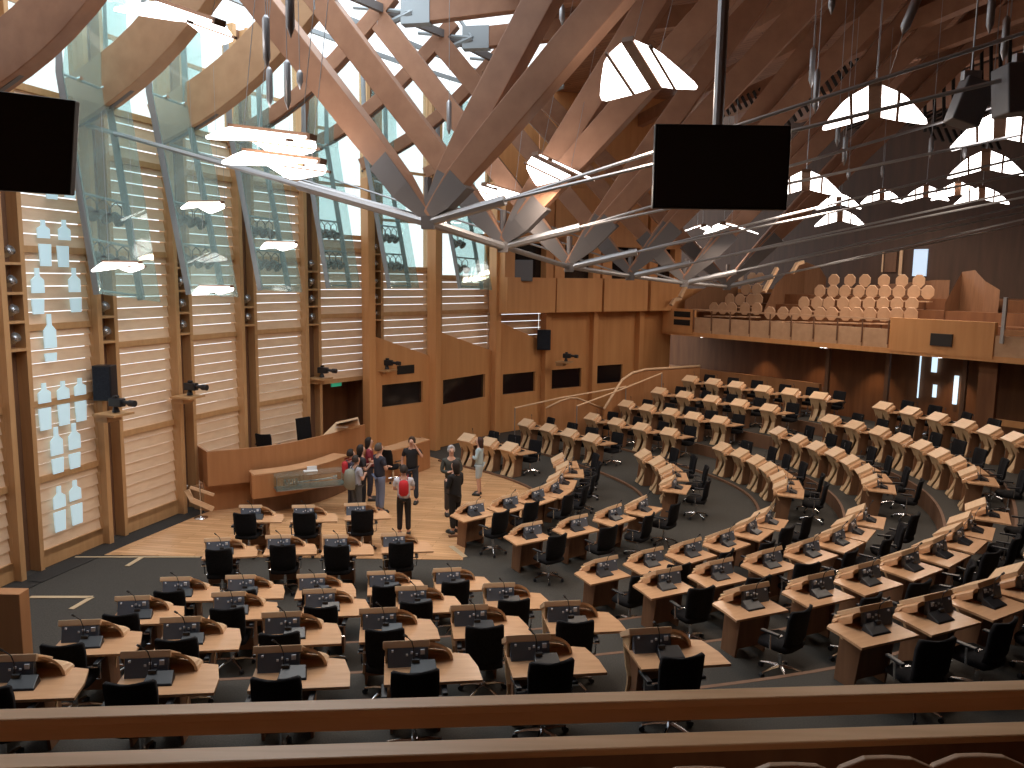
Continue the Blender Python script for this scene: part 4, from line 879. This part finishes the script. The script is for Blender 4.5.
def person(px, py, hgt, face, label, top, bottom, hair, arms, longhair=False, shoes=(.02, .02, .02), sleeve='short', shorts=False, stance=.09):
    loc = g(px, py); loc.z = 0.0
    t = thing('person', label, 'person', loc, face); k = hgt/1.75
    V = lambda x, y, z: (x*k, y*k, z*k)
    # facing +Y locally; arms: ((elbow),(wrist)) for left(-x) and right(+x)
    vs_, es_, rs_ = [], [], []
    def add(p, r_, par=None):
        vs_.append(V(*p)); rs_.append(r_*k if not isinstance(r_, tuple) else (r_[0]*k, r_[1]*k)); 
        if par is not None: es_.append((par, len(vs_)-1))
        return len(vs_)-1
    pel = add((0, 0, .96), (.11, .08)); w_ = add((0, -.005, 1.1), (.10, .075), pel); ch = add((0, -.005, 1.28), (.145, .105), w_); sh_ = add((0, -.01, 1.40), (.11, .08), ch)
    nk = add((0, .0, 1.50), .052, sh_); jw = add((0, .02, 1.575), (.066, .075), nk); hd = add((0, .01, 1.65), (.078, .095), jw); tp = add((0, 0, 1.72), (.055, .07), hd)
    ns = add((0, .115, 1.625), .014, hd)
    leg_i = []
    for s_ in (-1, 1):
        hp = add((s_*.09, 0, .90), .085, pel); kn = add((s_*(stance+.01), .02, .50), .055, hp); an = add((s_*(stance+.015), -.02, .09), .036, kn); toe = add((s_*(stance+.04), .12, .035), .032, an)
        leg_i.append((hp, kn, an))
    for s_, (el, wr) in zip((-1, 1), arms):
        so = add((s_*.175, -.01, 1.40), .055, sh_); e_ = add(el, .04, so); wv = add(wr, .027, e_)
        dv = (Vector(wr)-Vector(el)).normalized(); pm = Vector(wr)+dv*.06; pi_ = add(tuple(pm), (.034, .02), wv)
        lat = dv.cross(Vector((0, 0, 1))); lat = lat.normalized() if lat.length > .1 else Vector((1, 0, 0)); crl = Vector((0, 0, -1)) if abs(dv.z) < .8 else Vector((0, 1, 0))
        for f_ in range(4):
            b_ = pm+lat*(f_-1.5)*.018+dv*.035; i1 = add(tuple(b_), .009, pi_); add(tuple(b_+dv*(.034+.006*(f_ in (1, 2)))+crl*.014), .008, i1)
        add(tuple(Vector(wr)+dv*.05+lat*.045), .010, pi_)
    skinmesh('body', vs_, es_, rs_, M['skin'], t, 1)
    # garments
    tv, te, tr = [], [], []
    def ad2(p, r_, par=None):
        tv.append(V(*p)); tr.append(r_*k if not isinstance(r_, tuple) else (r_[0]*k, r_[1]*k))
        if par is not None: te.append((par, len(tv)-1))
        return len(tv)-1
    b0 = ad2((0, 0, .72 if sleeve == 'long' and not shorts and stance < .08 else .86), (.19, .15)); b1 = ad2((0, -.005, 1.1), (.165, .13), b0); b2 = ad2((0, -.005, 1.28), (.17, .13), b1); b3 = ad2((0, -.01, 1.41), (.13, .095), b2); ad2((0, 0, 1.47), (.07, .065), b3)
    for s_, (el, wr) in zip((-1, 1), arms):
        so = ad2((s_*.18, -.01, 1.40), .07, b3); E_ = Vector(el); 
        if sleeve == 'short': ad2(tuple(Vector((s_*.18, -.01, 1.4)).lerp(E_, .7)), .062, so)
        else: e_ = ad2(el, .055, so); ad2(wr, .04, e_)
    skinmesh('shirt', tv, te, tr, fmat(top), t, 1)
    tv, te, tr = [], [], []
    b0 = ad2((0, 0, 1.06), (.15, .12)); 
    for s_ in (-1, 1):
        hp = ad2((s_*.09, 0, .86), .10, b0); kn = ad2((s_*(stance+.01), .02, .50), .078, hp)
        if not shorts: ad2((s_*(stance+.015), -.015, .12), .068, kn)
    skinmesh('trousers', tv, te, tr, fmat(bottom), t, 1)
    for s_ in (-1, 1):
        MB().rings([[V(s_*(stance+.02)+x*q_, y*q_+.04, z) for x, y in ((-.045, -.09), (.045, -.09), (.055, .06), (.03, .15), (-.03, .15), (-.05, .06))] for q_, z in ((1, .0), (1.03, .035), (.75, .085))]).build('shoe', fmat(shoes, .5), t, True)
    hv = MB(); rs = []
    for a_ in range(7):
        f = a_/6*math.pi*.62; rr = math.sin(f); zz = math.cos(f)
        rs.append([V((.098*rr+.002)*math.cos(u*math.pi/6), -.012+(.118*rr+.002)*math.sin(u*math.pi/6) if math.sin(u*math.pi/6) < .25 else -.012+(.118*rr*(1 if a_ < 3 else .55))*math.sin(u*math.pi/6), 1.655+.125*zz-(.02 if math.sin(u*math.pi/6) < -.3 and a_ > 4 else 0)) for u in range(12)])
    if longhair: rs.append([V(.09*math.cos(u*math.pi/6), -.045+.085*math.sin(u*math.pi/6)*(1 if math.sin(u*math.pi/6) < 0 else .3), 1.45) for u in range(12)])
    hv.rings(rs).build('hair', fmat(hair, .7), t, True)
    MB().rings([[V(-.035+.011*math.cos(u*math.pi/3), .098, 1.655+.008*math.sin(u*math.pi/3)) for u in range(6)], [V(-.035+.011*math.cos(u*math.pi/3), .108, 1.655+.008*math.sin(u*math.pi/3)) for u in range(6)]]).rings([[V(.035+.011*math.cos(u*math.pi/3), .098, 1.655+.008*math.sin(u*math.pi/3)) for u in range(6)], [V(.035+.011*math.cos(u*math.pi/3), .108, 1.655+.008*math.sin(u*math.pi/3)) for u in range(6)]]).build('eyes', M['plastic'], t)
    MB().box(V(-.022, .088, 1.585), V(.022, .1, 1.593)).build('mouth', mat('lips', (.4, .14, .12)), t)
    return t, k
DOWN = (((-.25, -.03, 1.14), (-.26, .06, .90)), ((.25, -.03, 1.14), (.26, .06, .90)))
FOLD = (((-.25, .04, 1.14), (.02, .20, 1.16)), ((.25, .04, 1.14), (-.02, .22, 1.12)))
HOLD = (((-.24, .02, 1.13), (-.06, .22, 1.22)), ((.24, .02, 1.13), (.06, .22, 1.22)))
BACK = (((-.26, -.08, 1.15), (-.08, -.16, .98)), ((.26, -.08, 1.15), (.08, -.16, .98)))
WAVE = (((-.30, .06, 1.25), (-.14, .10, 1.52)), ((.27, -.02, 1.15), (.24, .06, .92)))
def backpack(t, k, c, name, lb_c, z=1.18, sc=1):
    q = MB().rings([[(x*.15*s_*sc*k, (-.15-.0)*k-(y*.16)*s_*sc*k, zz*k) for x, y in ((-1, 0), (-.8, .8), (0, 1), (.8, .8), (1, 0))] for s_, zz in ((.7, z-.24*sc), (1, z-.18*sc), (1, z+.1*sc), (.8, z+.2*sc), (.4, z+.23*sc))])
    o = q.build(name, fmat(c), None, True); o.location = t.location; o.rotation_euler = t.rotation_euler
    tag(o, lb_c, 'bag')
    st_ = MB()
    for s_ in (-1, 1): st_.sweep([(s_*.09*k, -.15*k, (z+.2)*k), (s_*.10*k, -.02*k, 1.52*k), (s_*.11*k, .145*k, 1.3*k), (s_*.13*k, .05*k, 1.02*k), (s_*.13*k, -.13*k, .98*k)], .012, .04)
    st_.build('strap', fmat((c[0]*.5, c[1]*.5, c[2]*.5)), o); return o
t, k = person(404, 535, 1.66, .12, 'person in a white T-shirt and black trousers with a red backpack, seen from behind', (.62, .62, .7), (.012, .01, .012), (.03, .022, .02), FOLD)
backpack(t, k, (.55, .02, .03), 'red_backpack', 'small red backpack worn over a white T-shirt', 1.24, .8)
person(412, 503, 1.78, math.pi-.15, 'man in a black T-shirt with a pale badge, facing the group', (.014, .014, .018), (.03, .04, .065), (.05, .03, .02), WAVE, stance=.10)
person(380, 513, 1.80, -.9, 'tall man in a navy polo shirt and light blue jeans, turned sideways', (.03, .035, .06), (.17, .20, .31), (.09, .07, .06), FOLD, stance=.07)
t, k = person(357, 520, 1.62, -.8, 'person in a pale shirt wearing a grey-green rucksack beside the tall man', (.42, .44, .55), (.07, .075, .085), (.03, .02, .018), HOLD)
backpack(t, k, (.26, .26, .22), 'grey_rucksack', 'large grey-green rucksack on the person in the pale shirt', 1.16, 1.15)
person(362, 511, 1.72, -1.1, 'dark-haired person in dark clothes standing between the rucksack and the tall man', (.03, .03, .04), (.02, .02, .03), (.02, .013, .012), HOLD, longhair=True)
t, k = person(352, 514, 1.66, -.9, 'dark-haired person with a red bag half hidden behind the rucksack wearer', (.05, .05, .09), (.03, .03, .04), (.02, .012, .01), HOLD)
backpack(t, k, (.5, .03, .04), 'red_shoulder_bag', 'red bag on the half hidden dark-haired person', 1.3, .7)
person(370, 500, 1.70, -1.5, 'dark-haired person in a red top behind the tall man', (.22, .02, .04), (.03, .03, .05), (.015, .01, .01), FOLD, longhair=True)
person(451, 515, 1.78, math.pi+.25, 'grey-haired person in a dark olive shirt with folded arms', (.05, .055, .05), (.05, .04, .038), (.42, .42, .45), FOLD, sleeve='long')
person(455, 533, 1.74, .9, 'dark-haired person in a long black coat and black trousers with raised hands', (.010, .010, .013), (.008, .008, .010), (.02, .013, .012), HOLD, longhair=True, sleeve='long', stance=.07)
person(479, 495, 1.62, 1.35, 'brown-haired woman in a pale blue jacket and shorts with bare legs', (.42, .55, .62), (.45, .55, .62), (.05, .02, .018), FOLD, longhair=True, sleeve='long', shorts=True, stance=.07)
# ------------------------------------------------------------------ daylight and lamps
def area(loc, rot, sx, sy, e, c, name):
    l_ = bpy.data.lights.new(name, 'AREA'); l_.shape = 'RECTANGLE'; l_.size = sx; l_.size_y = sy; l_.energy = e; l_.color = c
    o = bpy.data.objects.new(name, l_); COL.objects.link(o); o.location = loc; o.rotation_euler = rot; return o
LAMPW = 80
area((-5.2, 18.5, 14.5), (0, R(20), R(20)), 6, 18, 900, (.86, .95, 1), 'skylight_daylight')

for k, (x, y, Y, rz, tx, lb) in enumerate(LUM):
    if 'perforated lamp before' in lb: continue
    p = aty(x, y, Y); l_ = bpy.data.lights.new('lamp_light', 'AREA'); l_.shape = 'DISK'; l_.size = 1.0; l_.energy = LAMPW if x > 480 else LAMPW*.5; l_.color = (1, .80, .62)
    o = bpy.data.objects.new('lamp_light', l_); COL.objects.link(o); o.location = p-Vector((0, 0, .42))
def slats(p0, p1, n_, lx_, ly_, wd):
    m_ = MB()
    for j in range(n_):
        t_ = j/(n_-1); x = p0[0]+(p1[0]-p0[0])*t_; y = p0[1]+(p1[1]-p0[1])*t_; Y = p0[2]+(p1[2]-p0[2])*t_
        m_.sweep([aty(x, y, Y), aty(x+lx_, y+ly_, Y+.4)], wd, .05, (0, 1, 0))
    struct(m_.build('ceiling_slats', M['slot']))
slats((925, 60, 27), (1010, 36, 24), 10, 0, 72, .09); slats((778, 118, 29), (868, 48, 27), 16, 6, 12, .10); slats((690, 120, 31), (765, 86, 30), 14, 5, 10, .10)
slats((905, 30, 26), (950, -5, 25), 9, 7, 14, .10); slats((935, 140, 29), (1000, 150, 27), 9, -6, -14, .10)
